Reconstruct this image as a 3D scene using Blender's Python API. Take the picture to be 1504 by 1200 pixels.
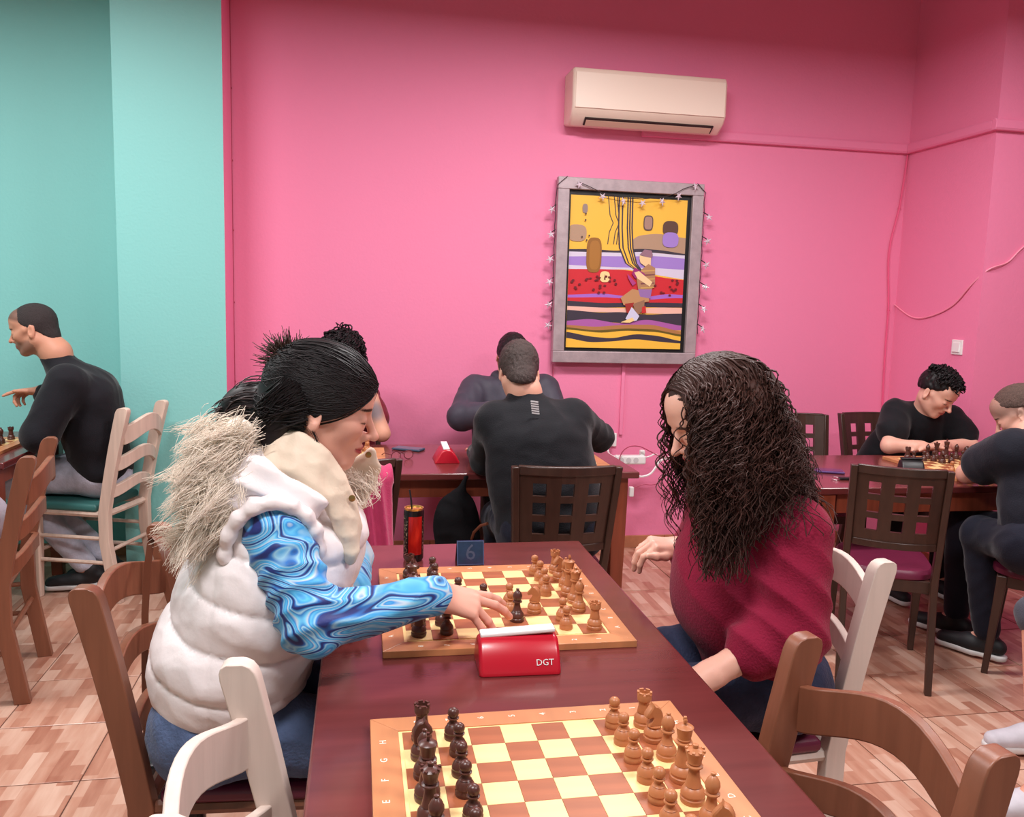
import bpy, bmesh, math, random
import numpy as np
from mathutils import Vector, Matrix

for o in list(bpy.data.objects): bpy.data.objects.remove(o)
scene = bpy.context.scene
COL = scene.collection
random.seed(7); rng = np.random.default_rng(7)
PI = math.pi

# ------------------------------------------------------------------ camera
FPX, YAW, PITCH, ROLL, CAMH = 1220.27, .18, .1241, .0281, 1.4778
_r0 = Vector((math.cos(YAW), -math.sin(YAW), 0))
FW = Vector((math.sin(YAW)*math.cos(PITCH), math.cos(YAW)*math.cos(PITCH), -math.sin(PITCH)))
_u0 = _r0.cross(FW)
RT = math.cos(ROLL)*_r0 + math.sin(ROLL)*_u0
UP = -math.sin(ROLL)*_r0 + math.cos(ROLL)*_u0
cam = bpy.data.cameras.new('camera'); camo = bpy.data.objects.new('camera', cam); COL.objects.link(camo)
m = Matrix.Identity(4)
for i in range(3): m[i][0] = RT[i]; m[i][1] = UP[i]; m[i][2] = -FW[i]
m[2][3] = CAMH; camo.matrix_world = m
cam.sensor_width = 36; cam.lens = 36*FPX/1504; cam.clip_start = .05
scene.camera = camo
def U(px, py, Y):            # point seen at a pixel, at a known room depth
    d = RT*((px-752)/FPX) + UP*((600-py)/FPX) + FW
    return Vector((0, 0, CAMH)) + d*(Y/d.y)
def UZ(px, py, Z):           # point seen at a pixel, at a known height
    d = RT*((px-752)/FPX) + UP*((600-py)/FPX) + FW
    return Vector((0, 0, CAMH)) + d*((Z-CAMH)/d.z)

# ------------------------------------------------------------------ light
world = bpy.data.worlds.new('world'); scene.world = world; world.use_nodes = True
world.node_tree.nodes['Background'].inputs[0].default_value = (.9, .93, 1, 1)
world.node_tree.nodes['Background'].inputs[1].default_value = .02
scene.view_settings.view_transform = 'Standard'; scene.view_settings.look = 'None'
scene.view_settings.gamma = 1; scene.view_settings.use_curve_mapping = False
scene.view_settings.exposure = -0.36
LAMPS = [(-1.55, 3.0, 76, 'left of the long table', 'ceiling_lamp_left_offscreen'), (1.15, 3.05, 82, 'over the end of the long table', 'ceiling_lamp_table_end_offscreen'), (3.0, 2.6, 38, 'before the corner table', 'ceiling_lamp_corner_offscreen'), (-.35, .6, 76, 'over the near end of the long table', 'ceiling_lamp_near_offscreen'), (2.0, .3, 62, 'right of the near end of the long table', 'ceiling_lamp_near_right_offscreen'), (-3.2, 3.4, 34, 'by the mint green wall', 'ceiling_lamp_mint_wall_offscreen')]
LAMP_Z = 3.07

# ------------------------------------------------------------------ materials
def srgb(r, g, b):
    f = lambda c: ((c/255+.055)/1.055)**2.4 if c > 10 else c/255/12.92
    return (f(r), f(g), f(b), 1)
MATS = {}
def mat(name, col, rough=.5, metal=0, spec=.5, bump=0, bscale=60, var=0, vscale=8, sheen=0, coat=0, aniso=None, alpha=1, trans=0, emit=None, attr=None, sss=0):
    if name in MATS: return MATS[name]
    mt = bpy.data.materials.new(name); mt.use_nodes = True; MATS[name] = mt
    nt = mt.node_tree; b = nt.nodes['Principled BSDF']; L = nt.links.new
    col = col if len(col) == 4 else (*col, 1)
    b.inputs['Base Color'].default_value = col; b.inputs['Roughness'].default_value = rough
    b.inputs['Metallic'].default_value = metal; b.inputs['Specular IOR Level'].default_value = spec
    if sheen: b.inputs['Sheen Weight'].default_value = sheen; b.inputs['Sheen Roughness'].default_value = .4
    if coat: b.inputs['Coat Weight'].default_value = coat; b.inputs['Coat Roughness'].default_value = .12
    if alpha < 1: b.inputs['Alpha'].default_value = alpha
    if trans: b.inputs['Transmission Weight'].default_value = trans
    if sss:
        b.inputs['Subsurface Weight'].default_value = sss; b.inputs['Subsurface Radius'].default_value = (.012, .005, .003); b.inputs['Subsurface Scale'].default_value = 1
    if emit: b.inputs['Emission Color'].default_value = (*emit[:3], 1); b.inputs['Emission Strength'].default_value = emit[3]
    tc = nt.nodes.new('ShaderNodeTexCoord'); mp = nt.nodes.new('ShaderNodeMapping'); L(tc.outputs['Object'], mp.inputs[0])
    if aniso: mp.inputs['Scale'].default_value = aniso
    src = None
    if attr:
        at = nt.nodes.new('ShaderNodeAttribute'); at.attribute_name = attr; src = at.outputs['Color']
    if var:
        n = nt.nodes.new('ShaderNodeTexNoise'); n.inputs['Scale'].default_value = vscale; n.inputs['Detail'].default_value = 5; L(mp.outputs[0], n.inputs[0])
        mr = nt.nodes.new('ShaderNodeMapRange'); mr.inputs[1].default_value = .3; mr.inputs[2].default_value = .7; mr.inputs[3].default_value = 1-var; mr.inputs[4].default_value = 1+var
        L(n.outputs[0], mr.inputs[0])
        mx = nt.nodes.new('ShaderNodeVectorMath'); mx.operation = 'SCALE'; mx.inputs[0].default_value = col[:3]
        if src: L(src, mx.inputs[0])
        L(mr.outputs[0], mx.inputs['Scale']); src = mx.outputs[0]
    if src: L(src, b.inputs['Base Color'])
    if bump:
        n2 = nt.nodes.new('ShaderNodeTexNoise'); n2.inputs['Scale'].default_value = bscale; n2.inputs['Detail'].default_value = 4; L(mp.outputs[0], n2.inputs[0])
        bp = nt.nodes.new('ShaderNodeBump'); bp.inputs['Strength'].default_value = bump; bp.inputs['Distance'].default_value = .01
        L(n2.outputs[0], bp.inputs['Height']); L(bp.outputs[0], b.inputs['Normal'])
    return mt
def wood(name, col, rough=.4, var=.25, scale=(40, 40, 3), bump=.05, coat=0):
    return mat(name, col, rough, var=var, vscale=1.0, aniso=scale, bump=bump, bscale=2, coat=coat)

M_PINK = mat('pink_paint', srgb(243, 138, 176), .62, bump=.12, bscale=70, spec=.3)
M_TEAL = mat('teal_paint', srgb(140, 208, 203), .55, bump=.12, bscale=70, spec=.3)
M_CEIL = mat('ceiling_paint', srgb(205, 110, 104), .8)  # unseen ceiling; red tint chosen to redden light bounced onto the upper walls
M_CHERRY = wood('cherry_veneer', srgb(104, 46, 45), .24, .14, (3, 26, 26), .02, coat=.25)
M_CHERRY_LEG = wood('cherry_leg', srgb(138, 66, 44), .35, .18)
M_BROWNCH = wood('brown_chair_wood', srgb(134, 82, 60), .38, .14)
M_WHITECH = wood('white_chair_paint', srgb(216, 198, 187), .5, .05)
M_CREAMCH = wood('cream_chair_wood', srgb(222, 195, 178), .55, .1)
M_DARKCH = wood('dark_chair_wood', srgb(64, 42, 34), .33, .2)
M_PURPLE = mat('plum_vinyl', srgb(104, 30, 58), .38, bump=.05)
M_TEALSEAT = mat('teal_vinyl', srgb(58, 112, 108), .45, bump=.05)
M_BLACK = mat('black_plastic', srgb(22, 20, 22), .4)
M_WHITE = mat('white_plastic', srgb(238, 236, 234), .35)
M_LIGHTWOOD = wood('boxwood', srgb(186, 120, 78), .38, .12, (8, 8, 30), .02)
M_DARKWOOD = wood('rosewood', srgb(84, 48, 40), .33, .15, (8, 8, 30), .02)
M_SQL = wood('maple_square', srgb(247, 214, 150), .38, .05, (6, 40, 6), .01)
M_SQD = wood('mahogany_square', srgb(160, 92, 58), .38, .16, (6, 40, 6), .01)
M_BORDER = wood('board_border_wood', srgb(196, 130, 86), .38, .12, (25, 5, 5), .01)
M_REDPL = mat('red_plastic', srgb(190, 22, 44), .3, coat=.2)

# ------------------------------------------------------------------ mesh helpers
def link(o, parent=None):
    COL.objects.link(o)
    if parent is not None: o.parent = parent
    return o
def tag(o, label=None, cat=None, group=None, kind=None):
    if label: o['label'] = label
    if cat: o['category'] = cat
    if group: o['group'] = group
    if kind: o['kind'] = kind
    return o
def empty(name, loc=(0, 0, 0), rz=0, label=None, cat=None, group=None):
    o = bpy.data.objects.new(name, None); o.location = loc; o.rotation_euler = (0, 0, rz); o.empty_display_size = .1
    link(o); return tag(o, label, cat, group)
def mesh_np(name, V, F, mats, parent=None, smooth=True, col=None, tris=None, midx=None):
    """V n*3, F m*4 quads (numpy) and optional tris k*3"""
    me = bpy.data.meshes.new(name); V = np.asarray(V, np.float32)
    F = np.asarray(F, np.int32).reshape(-1, 4); T = np.zeros((0, 3), np.int32) if tris is None else np.asarray(tris, np.int32)
    me.vertices.add(len(V)); me.vertices.foreach_set('co', V.ravel())
    nl = F.size + T.size; me.loops.add(nl); me.loops.foreach_set('vertex_index', np.concatenate([F.ravel(), T.ravel()]))
    me.polygons.add(len(F)+len(T))
    st = np.concatenate([np.arange(len(F))*4, F.size+np.arange(len(T))*3]).astype(np.int32)
    me.polygons.foreach_set('loop_start', st)
    if midx is not None: me.polygons.foreach_set('material_index', np.asarray(midx, np.int32))
    me.polygons.foreach_set('use_smooth', np.full(len(F)+len(T), smooth))
    me.update(calc_edges=True); me.validate()
    if col is not None:
        a = me.color_attributes.new('Col', 'FLOAT_COLOR', 'POINT'); c = np.ones((len(V), 4), np.float32); c[:, :3] = col
        a.data.foreach_set('color', c.ravel())
    for mt in (mats if isinstance(mats, (list, tuple)) else [mats]): me.materials.append(mt)
    o = bpy.data.objects.new(name, me); return link(o, parent)
class MB:
    def __init__(s): s.v = []; s.f = []; s.m = []
    def add(s, vs, fs, mi=0):
        n = len(s.v); s.v += [tuple(v) for v in vs]; s.f += [tuple(i+n for i in f) for f in fs]; s.m += [mi]*len(fs); return s
    def box(s, c, d, R=None, mi=0):
        vs = [Vector((x*d[0]/2, y*d[1]/2, z*d[2]/2)) for x in (-1, 1) for y in (-1, 1) for z in (-1, 1)]
        if R: vs = [R @ v for v in vs]
        c = Vector(c)
        return s.add([v+c for v in vs], [(0, 1, 3, 2), (4, 6, 7, 5), (0, 4, 5, 1), (2, 3, 7, 6), (0, 2, 6, 4), (1, 5, 7, 3)], mi)
    def loft(s, rings, close=True, caps=True, mi=0):
        n = len(rings[0]); vs = [p for r in rings for p in r]; fs = []
        for i in range(len(rings)-1):
            for j in range(n if close else n-1):
                k = (j+1) % n; fs.append((i*n+j, i*n+k, (i+1)*n+k, (i+1)*n+j))
        if caps: fs.append(tuple(range(n))[::-1]); fs.append(tuple((len(rings)-1)*n+j for j in range(n)))
        return s.add(vs, fs, mi)
    def tube(s, path, r, n=8, mi=0):
        path = [Vector(p) for p in path]; N = len(path)
        rs = r if isinstance(r, (list, tuple)) else [r]*N; rings = []; ref = None
        for i, p in enumerate(path):
            t = (path[min(i+1, N-1)]-path[max(i-1, 0)]).normalized()
            if ref is None: ref = t.orthogonal().normalized()
            ref = (ref-t*ref.dot(t)).normalized(); b = t.cross(ref)
            rings.append([p+rs[i]*(math.cos(a)*ref+math.sin(a)*b) for a in [2*PI*k/n for k in range(n)]])
        return s.loft(rings, mi=mi)
    def lathe(s, prof, n=20, c=(0, 0, 0), mi=0):
        c = Vector(c)
        rings = [[c+Vector((r*math.cos(2*PI*k/n), r*math.sin(2*PI*k/n), z)) for k in range(n)] for r, z in prof]
        return s.loft(rings, mi=mi)
    def prism(s, poly, axis, a, b, mi=0):   # poly in the two other axes, extruded along axis from a to b
        def P(u, v, w): return {'x': (w, u, v), 'y': (u, w, v), 'z': (u, v, w)}[axis]
        return s.loft([[P(u, v, a) for u, v in poly], [P(u, v, b) for u, v in poly]], mi=mi)
    def build(s, name, mats, parent=None, smooth=False, bevel=0, auto=None, seg=2):
        me = bpy.data.meshes.new(name); me.from_pydata(s.v, [], s.f)
        for mt in (mats if isinstance(mats, (list, tuple)) else [mats]): me.materials.append(mt)
        for p, i in zip(me.polygons, s.m): p.material_index = i
        bm = bmesh.new(); bm.from_mesh(me); bmesh.ops.recalc_face_normals(bm, faces=bm.faces)
        if smooth:
            for e in bm.edges:
                if len(e.link_faces) == 2 and e.calc_face_angle(0) > (auto or .7): e.smooth = False
            for f in bm.faces: f.smooth = True
        bm.to_mesh(me); bm.free()
        o = bpy.data.objects.new(name, me); link(o, parent)
        if bevel:
            md = o.modifiers.new('bevel', 'BEVEL'); md.width = bevel; md.segments = seg; md.limit_method = 'ANGLE'; md.angle_limit = .6
        return o
def copy_tree(o, parent=None):
    c = o.copy(); COL.objects.link(c)
    if parent is not None: c.parent = parent
    for ch in o.children: copy_tree(ch, c)
    return c
def text_mesh(name, txt, size, mt, parent, M, extrude=.0004):
    cu = bpy.data.curves.new(name, 'FONT'); cu.body = txt; cu.size = size; cu.extrude = extrude; cu.align_x = 'CENTER'; cu.align_y = 'CENTER'; cu.resolution_u = 2
    t = bpy.data.objects.new(name+'_tmp', cu); COL.objects.link(t)
    dg = bpy.context.evaluated_depsgraph_get(); me = bpy.data.meshes.new_from_object(t.evaluated_get(dg)); bpy.data.objects.remove(t); bpy.data.curves.remove(cu)
    me.name = name; me.materials.clear(); me.materials.append(mt)
    o = bpy.data.objects.new(name, me); link(o, parent); o.matrix_local = M; return o
# ------------------------------------------------------------------ the room
YW = 4.82; XR = 3.34; XP0, XP1, YP = -1.22, -.70, 4.54; YR = 4.08; ZC = 3.7
X0, X1, Y0 = -4.2, 5.6, -2.6
# floor: grout bed with one object per tile
M_GROUT = mat('grout', srgb(96, 68, 56), .85)
def tile_mat():
    mt = bpy.data.materials.new('parquet_print_tile'); mt.use_nodes = True; nt = mt.node_tree; b = nt.nodes['Principled BSDF']; L = nt.links.new
    tc = nt.nodes.new('ShaderNodeTexCoord'); oi = nt.nodes.new('ShaderNodeObjectInfo')
    mp = nt.nodes.new('ShaderNodeMapping'); mp.inputs['Rotation'].default_value = (0, 0, PI/2)
    ad = nt.nodes.new('ShaderNodeVectorMath'); ad.operation = 'ADD'
    sc = nt.nodes.new('ShaderNodeVectorMath'); sc.operation = 'SCALE'; sc.inputs[0].default_value = (7.3, 5.1, 0)
    L(oi.outputs['Random'], sc.inputs['Scale']); L(tc.outputs['Object'], ad.inputs[0]); L(sc.outputs[0], ad.inputs[1]); L(ad.outputs[0], mp.inputs[0])
    br = nt.nodes.new('ShaderNodeTexBrick'); L(mp.outputs[0], br.inputs[0])
    br.inputs['Scale'].default_value = 1; br.inputs['Brick Width'].default_value = .15; br.inputs['Row Height'].default_value = .046; br.inputs['Mortar Size'].default_value = 0
    br.inputs['Color1'].default_value = (0, 0, 0, 1); br.inputs['Color2'].default_value = (1, 1, 1, 1); br.offset = .37
    ns = nt.nodes.new('ShaderNodeTexNoise'); mp2 = nt.nodes.new('ShaderNodeMapping'); mp2.inputs['Scale'].default_value = (24, 4, 4); L(ad.outputs[0], mp2.inputs[0]); L(mp2.outputs[0], ns.inputs[0]); ns.inputs['Detail'].default_value = 5; ns.inputs['Scale'].default_value = 1.2
    ma = nt.nodes.new('ShaderNodeMath'); ma.operation = 'MULTIPLY_ADD'; ma.inputs[1].default_value = .8; L(ns.outputs[0], ma.inputs[0])
    ms = nt.nodes.new('ShaderNodeMath'); ms.operation = 'MULTIPLY_ADD'; ms.inputs[1].default_value = .62; ms.inputs[2].default_value = -.22; L(br.outputs[0], ms.inputs[0]); L(ms.outputs[0], ma.inputs[2])
    cr = nt.nodes.new('ShaderNodeValToRGB'); L(ma.outputs[0], cr.inputs[0])
    e = cr.color_ramp.elements; e[0].position = .12; e[0].color = srgb(160, 104, 84); e[1].position = .85; e[1].color = srgb(212, 176, 156)
    x = cr.color_ramp.elements.new(.45); x.color = srgb(188, 138, 116)
    L(cr.outputs[0], b.inputs['Base Color']); b.inputs['Roughness'].default_value = .3; b.inputs['Specular IOR Level'].default_value = .45
    return mt
M_TILE = tile_mat()
fl = MB(); fl.box(((X0+X1)/2, (Y0+YW+.3)/2, -.055), (X1-X0, YW+.3-Y0, .1))
floor = tag(fl.build('floor', M_GROUT), 'tiled floor with a parquet-strip print on square tiles', kind='structure')
TP = .364; TANG = .012
tb = MB(); h = TP/2-.0021; c = .002
tb.loft([[(sx*k, sy*k, z) for sx, sy in ((-1, -1), (1, -1), (1, 1), (-1, 1))] for k, z in ((h, -.006), (h, -.0012), (h-c, 0))])
tile0 = tb.build('tile', M_TILE, floor)
nt_ = 0
far_tiles = MB()
for i in range(-12, 16):
    for j in range(-16, 8):
        x = -.84+TP*(i+.5); y = 2.575+TP*(j+.5)
        xx = x*math.cos(TANG)-y*math.sin(TANG)+.03; yy = x*math.sin(TANG)+y*math.cos(TANG)
        if xx < X0-.2 or xx > X1+.2 or yy > YW+.2 or yy < Y0-.2: continue
        if -2.1 < xx < 4.0 and .9 < yy:
            if nt_ == 0: t = tile0
            else: t = tile0.copy(); COL.objects.link(t)
            nt_ += 1; t.location = (xx, yy, 0); t.rotation_euler = (0, 0, TANG)
        else:
            R = Matrix.Rotation(TANG, 3, 'Z'); far_tiles.box((xx, yy, -.003), (2*h, 2*h, .006), R)
ft = far_tiles.build('tile_field', M_TILE, floor); ft['kind'] = 'stuff'

def wallbox(name, x0, x1, y0, y1, z0, z1, mats, pick=None, label=None):
    b = MB(); b.box(((x0+x1)/2, (y0+y1)/2, (z0+z1)/2), (x1-x0, y1-y0, z1-z0))
    o = b.build(name, mats)
    if pick:
        for p in o.data.polygons: p.material_index = pick(p.normal)
    return tag(o, label, kind='structure')
wallbox('wall_back', XP1-.02, XR+.02, YW, YW+.15, -.1, ZC, M_PINK, label='bright pink painted back wall')
wallbox('wall_pillar', XP0, XP1, YP, YW+.3, -.1, ZC, [M_TEAL, M_PINK], lambda n: 1 if n.x > .5 else 0, label='mint green pillar with a pink side face')
wallbox('wall_back_left', X0, XP0+.02, YW+.1, YW+.25, -.1, ZC, M_TEAL, label='mint green wall behind the man in jeans')
wallbox('wall_right', XR, X1, YR, YW+.15, -.1, ZC, M_PINK, label='pink projecting wall block in the corner')
wallbox('wall_far_right', X1, X1+.15, Y0, YW+.2, -.1, ZC, M_PINK)
wallbox('wall_left', X0-.15, X0, Y0, YW+.3, -.1, ZC, M_TEAL)
wallbox('wall_front', X0-.1, X1+.1, Y0-.15, Y0, -.1, ZC, M_TEAL)
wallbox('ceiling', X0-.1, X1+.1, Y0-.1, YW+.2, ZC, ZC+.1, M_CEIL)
# moulding: starts behind the air conditioner, goes round the corner block
ZM0, ZM1, PM = 2.475, 2.535, .035
def mould(b, p, q, nrm):
    p = Vector(p); q = Vector(q); n = Vector(nrm)
    prof = [(0, ZM0), (PM*.8, ZM0), (PM, ZM0+.012), (PM, ZM1-.012), (PM*.75, ZM1), (0, ZM1)]
    b.loft([[Vector((a.x, a.y, 0))+n*u+Vector((0, 0, z)) for u, z in prof] for a in (p, q)])
b = MB(); mould(b, (1.6, YW, 0), (XR, YW, 0), (0, -1, 0)); tag(b.build('trim_1', M_PINK, bevel=.003), 'pink moulding strip along the back wall', kind='structure')
b = MB(); mould(b, (XR, YW-PM, 0), (XR, YR, 0), (-1, 0, 0)); mould(b, (XR-PM, YR, 0), (X1, YR, 0), (0, -1, 0)); tag(b.build('trim_2', M_PINK, bevel=.003), 'pink moulding strip round the corner block', kind='structure')
# skirting tiles
M_SKIRT = mat('skirting_tile', srgb(186, 120, 88), .4, var=.2, vscale=14)
def skirt(name, segs, label):
    root = None
    b0 = MB(); b0.box((0, 0, .002), (.01, .01, .004)); root = b0.build(name, M_GROUT); root.location = (segs[0][0][0], segs[0][0][1]+.02, 0); tag(root, label, kind='structure')
    for (a, q) in segs:
        a = Vector((*a, 0)); q = Vector((*q, 0)); d = q-a; n = max(1, round(d.length/TP)); ang = math.atan2(d.y, d.x)
        for i in range(n):
            L_ = d.length/n; p = a+d*((i+.5)/n)
            bb = MB(); bb.box((0, 0, .038), (L_-.003, .012, .076)); t = bb.build('tile', M_SKIRT, root, bevel=.002)
            t.location = p-root.location; t.rotation_euler = (0, 0, ang)
skirt('baseboard_left', [((XP0, YP-.006), (XP1, YP-.006)), ((X0, YW+.094), (XP0, YW+.094))], 'brown tile skirting under the mint green wall')
skirt('baseboard_back', [((XP1, YW-.006), (XR, YW-.006)), ((XR-.006, YW), (XR-.006, YR)), ((XR, YR-.006), (X1, YR-.006))], 'brown tile skirting under the pink wall')

# ceiling lamps: hanging box fixtures, their light goes down
M_LAMPBODY = mat('lamp_housing', srgb(225, 225, 225), .5)
M_DIFF = mat('lamp_diffuser', (.85, .85, .85), .5)
for i, (x, y, w, wh, ln) in enumerate(LAMPS):
    r = empty('ceiling_lamp', (x, y, LAMP_Z), 0, 'white hanging panel lamp '+wh, 'lamp', 'hanging panel lamps')
    b = MB(); b.box((0, 0, .045), (1.0, .36, .06)); b.build('housing', M_LAMPBODY, r, bevel=.01)
    b = MB(); b.box((0, 0, .01), (.96, .32, .01)); b.build('diffuser', M_DIFF, r)
    for s in (-1, 1):
        b = MB(); b.tube([(s*.4, 0, .07), (s*.4, 0, ZC-LAMP_Z)], .004, 6); b.build('suspension_wire', M_LAMPBODY, r)
    l = bpy.data.lights.new(ln, 'AREA'); l.shape = 'RECTANGLE'; l.size = .95; l.size_y = .32; l.energy = w; l.color = (1, .975, .975)
    lo = bpy.data.objects.new(ln, l); link(lo, r); lo.location = (0, 0, -.002)
# ------------------------------------------------------------------ tables
def table(name, x0, x1, y0, y1, label, rz=0, legm=None, ins=.075):
    cx, cy = (x0+x1)/2, (y0+y1)/2; w, d = x1-x0, y1-y0
    r = empty(name, (cx, cy, 0), rz, label, 'table')
    b = MB(); b.box((0, 0, .735), (w, d, .03)); b.build('table_top', M_CHERRY, r, bevel=.006, seg=3)
    lm = legm or M_CHERRY_LEG
    for s in (-1, 1):
        b = MB(); b.box((0, s*(d/2-ins), .676), (w-.2, .022, .088)); b.build('apron', lm, r, bevel=.002)
        b = MB(); b.box((s*(w/2-ins), 0, .676), (.022, d-.2, .088)); b.build('apron', lm, r, bevel=.002)
        for t in (-1, 1):
            b = MB(); X, Y = s*(w/2-ins), t*(d/2-ins)
            b.loft([[(X+sx*k, Y+sy*k, z) for sx, sy in ((-1, -1), (1, -1), (1, 1), (-1, 1))] for k, z in ((.027, 0), (.036, .60), (.036, .72))]); b.build('leg', lm, r, bevel=.004)
    return r
TX0, TX1, TY0, TY1 = -.080, .673, .60, 2.458
table('dining_table', TX0, TX1, TY0, TY1, 'long glossy cherry-brown table carrying two large chess boards')
table('dining_table', -.62, 1.228, 3.50, 4.25, 'cherry-brown table along the pink wall with a blue phone on it')
table('dining_table', 1.90, 3.27, 3.13, 3.89, 'cherry-brown table in the corner by the light switch', -.01, ins=.045)
table('dining_table', -3.0, -1.50, 3.80, 4.68, 'dark table by the mint green wall in front of the man in jeans')

# ------------------------------------------------------------------ ladder-back chairs (front = +Y)
def ladder_chair(loc, rz, wm, sm, label, W=.46, H=.92, D=.385, nslat=3):
    r = empty('ladder_back_chair', (*loc, 0), rz, label, 'chair')
    hw = W/2-.018; yb = -D/2
    def post_y(z): return yb-(0 if z < .44 else .17*(z-.44)+.10*(z-.44)**2) - (.05*((.3-z)/.3) if z < .3 else 0)
    for s in (-1, 1):
        b = MB(); rings = []
        for z in [0, .1, .2, .3, .44, .55, .65, .75, .85, H-.028, H-.016, H-.007, H-.002, H]:
            dep = .026 if z < .6 else .026+.004*(z-.6)/.3; wd = .017
            if z > H-.02: dep *= {0: .25, 2: .5, 7: .78, 16: .94}[round((H-z)*1000)]; wd *= .97 if z < H else .9
            y = post_y(z)
            rings.append([(s*hw+sx*wd, y+sy*dep, z) for sx, sy in ((-1, -1), (1, -1), (1, 1), (-1, 1))])
        b.loft(rings); b.build('post', wm, r, smooth=True, bevel=.005, seg=3)
        b = MB(); b.loft([[(s*(W/2-.022)+sx*k, D/2-.025+sy*k, z) for sx, sy in ((-1, -1), (1, -1), (1, 1), (-1, 1))] for k, z in ((.016, 0), (.021, .25), (.021, .445))]); b.build('leg', wm, r, bevel=.005)
    for q in range(nslat):
        zt = [H-.055, H-.205, H-.345][q]; hh = [.088, .066, .058][q]; am = [.048, .042, .038][q]
        b = MB(); rings = []; N = 16
        for i in range(N+1):
            u = -1+2*i/N; x = u*(hw-.008); bp = am*math.cos(PI*u/2)**1.5; z = zt-.035+bp; lo = z-hh+(.006*math.cos(PI*u/2))
            yy = post_y(zt)-.045*(1-u*u); t = .010
            rings.append([(x, yy-t, lo), (x, yy+t, lo), (x, yy+t, z), (x, yy-t, z)])
        b.loft(rings); b.build('slat', wm, r, smooth=True, auto=1.0, bevel=.003)
    b = MB(); n = 5
    for (p, q, rr) in [((-hw, yb, .43), (hw, yb, .43), .016), ((-hw, D/2-.02, .43), (hw, D/2-.02, .43), .016)] + [((s*(W/2-.022), -D/2, .43), (s*(W/2-.022), D/2-.03, .43), .016) for s in (-1, 1)]:
        bb = MB(); bb.tube([p, q], rr, 8); bb.build('seat_rail', wm, r, smooth=True)
    for z, dz in ((.17, 0), (.29, .0)):
        for s in (-1, 1):
            bb = MB(); bb.tube([(s*(W/2-.022), -D/2-.02, z+.02), (s*(W/2-.022), D/2-.025, z+.02)], .010, 8); bb.build('stretcher', wm, r, smooth=True)
    for y, z in ((D/2-.025, .23), (-D/2-.01, .25)):
        bb = MB(); bb.tube([(-hw, y, z), (hw, y, z)], .010, 8); bb.build('stretcher', wm, r, smooth=True)
    b = MB(); rings = []
    for k, z in ((.94, .440), (1, .447), (1, .468), (.96, .478), (.80, .484)):
        rings.append([(x*k, y*k+.008, z) for x, y in ((-W/2+.005, -D/2+.03), (W/2-.005, -D/2+.03), (W/2-.002, D/2), (-W/2+.002, D/2))])
    b.loft(rings); b.build('seat', sm, r, smooth=True, bevel=.008, seg=3)
    return r
# the chair's post tops were found at these places; centre is worked out from the two tops
def chair_at(pl, pr, *a, **k):   # tops of the two posts as seen from behind: left, right
    pl = Vector(pl); pr = Vector(pr); d = pr-pl; rz = math.atan2(d.y, d.x); mid = (pl+pr)/2
    H = k.get('H', .92); D = .385; off = D/2+.17*(H-.44)+.10*(H-.44)**2
    f = Vector((-math.sin(rz), math.cos(rz))); c = mid+f*off
    k['W'] = d.length+.036
    return ladder_chair((c.x, c.y), rz, *a, **k)
chair_at((-.508, 2.175), (-.538, 1.70), M_BROWNCH, M_PURPLE, 'brown ladder-back chair under the woman in the white vest', H=.905)
chair_at((-.195, 1.315), (-.215, .90), M_WHITECH, M_PURPLE, 'white ladder-back chair standing empty at the long table', H=.905)
chair_at((.842, .915), (.790, 1.315), M_BROWNCH, M_PURPLE, 'brown ladder-back chair standing empty at the long table', H=.905)
chair_at((1.216, 1.715), (1.19, 2.14), M_WHITECH, M_PURPLE, 'white ladder-back chair under the woman in the burgundy sweater', H=.905)
chair_at((-1.095, 4.11), (-.995, 4.43), M_CREAMCH, M_TEALSEAT, 'pale cream ladder-back chair with a teal seat by the mint wall', H=.95)
chair_at((-1.15, 3.12), (-1.22, 3.54), M_BROWNCH, M_PURPLE, 'brown ladder-back chair under the person in pale trousers', H=.905)
chair_at((-2.02, 3.523), (-1.645, 3.66), M_CREAMCH, M_TEALSEAT, 'pale cream ladder-back chair turned to the dark table', H=.95)

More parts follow.
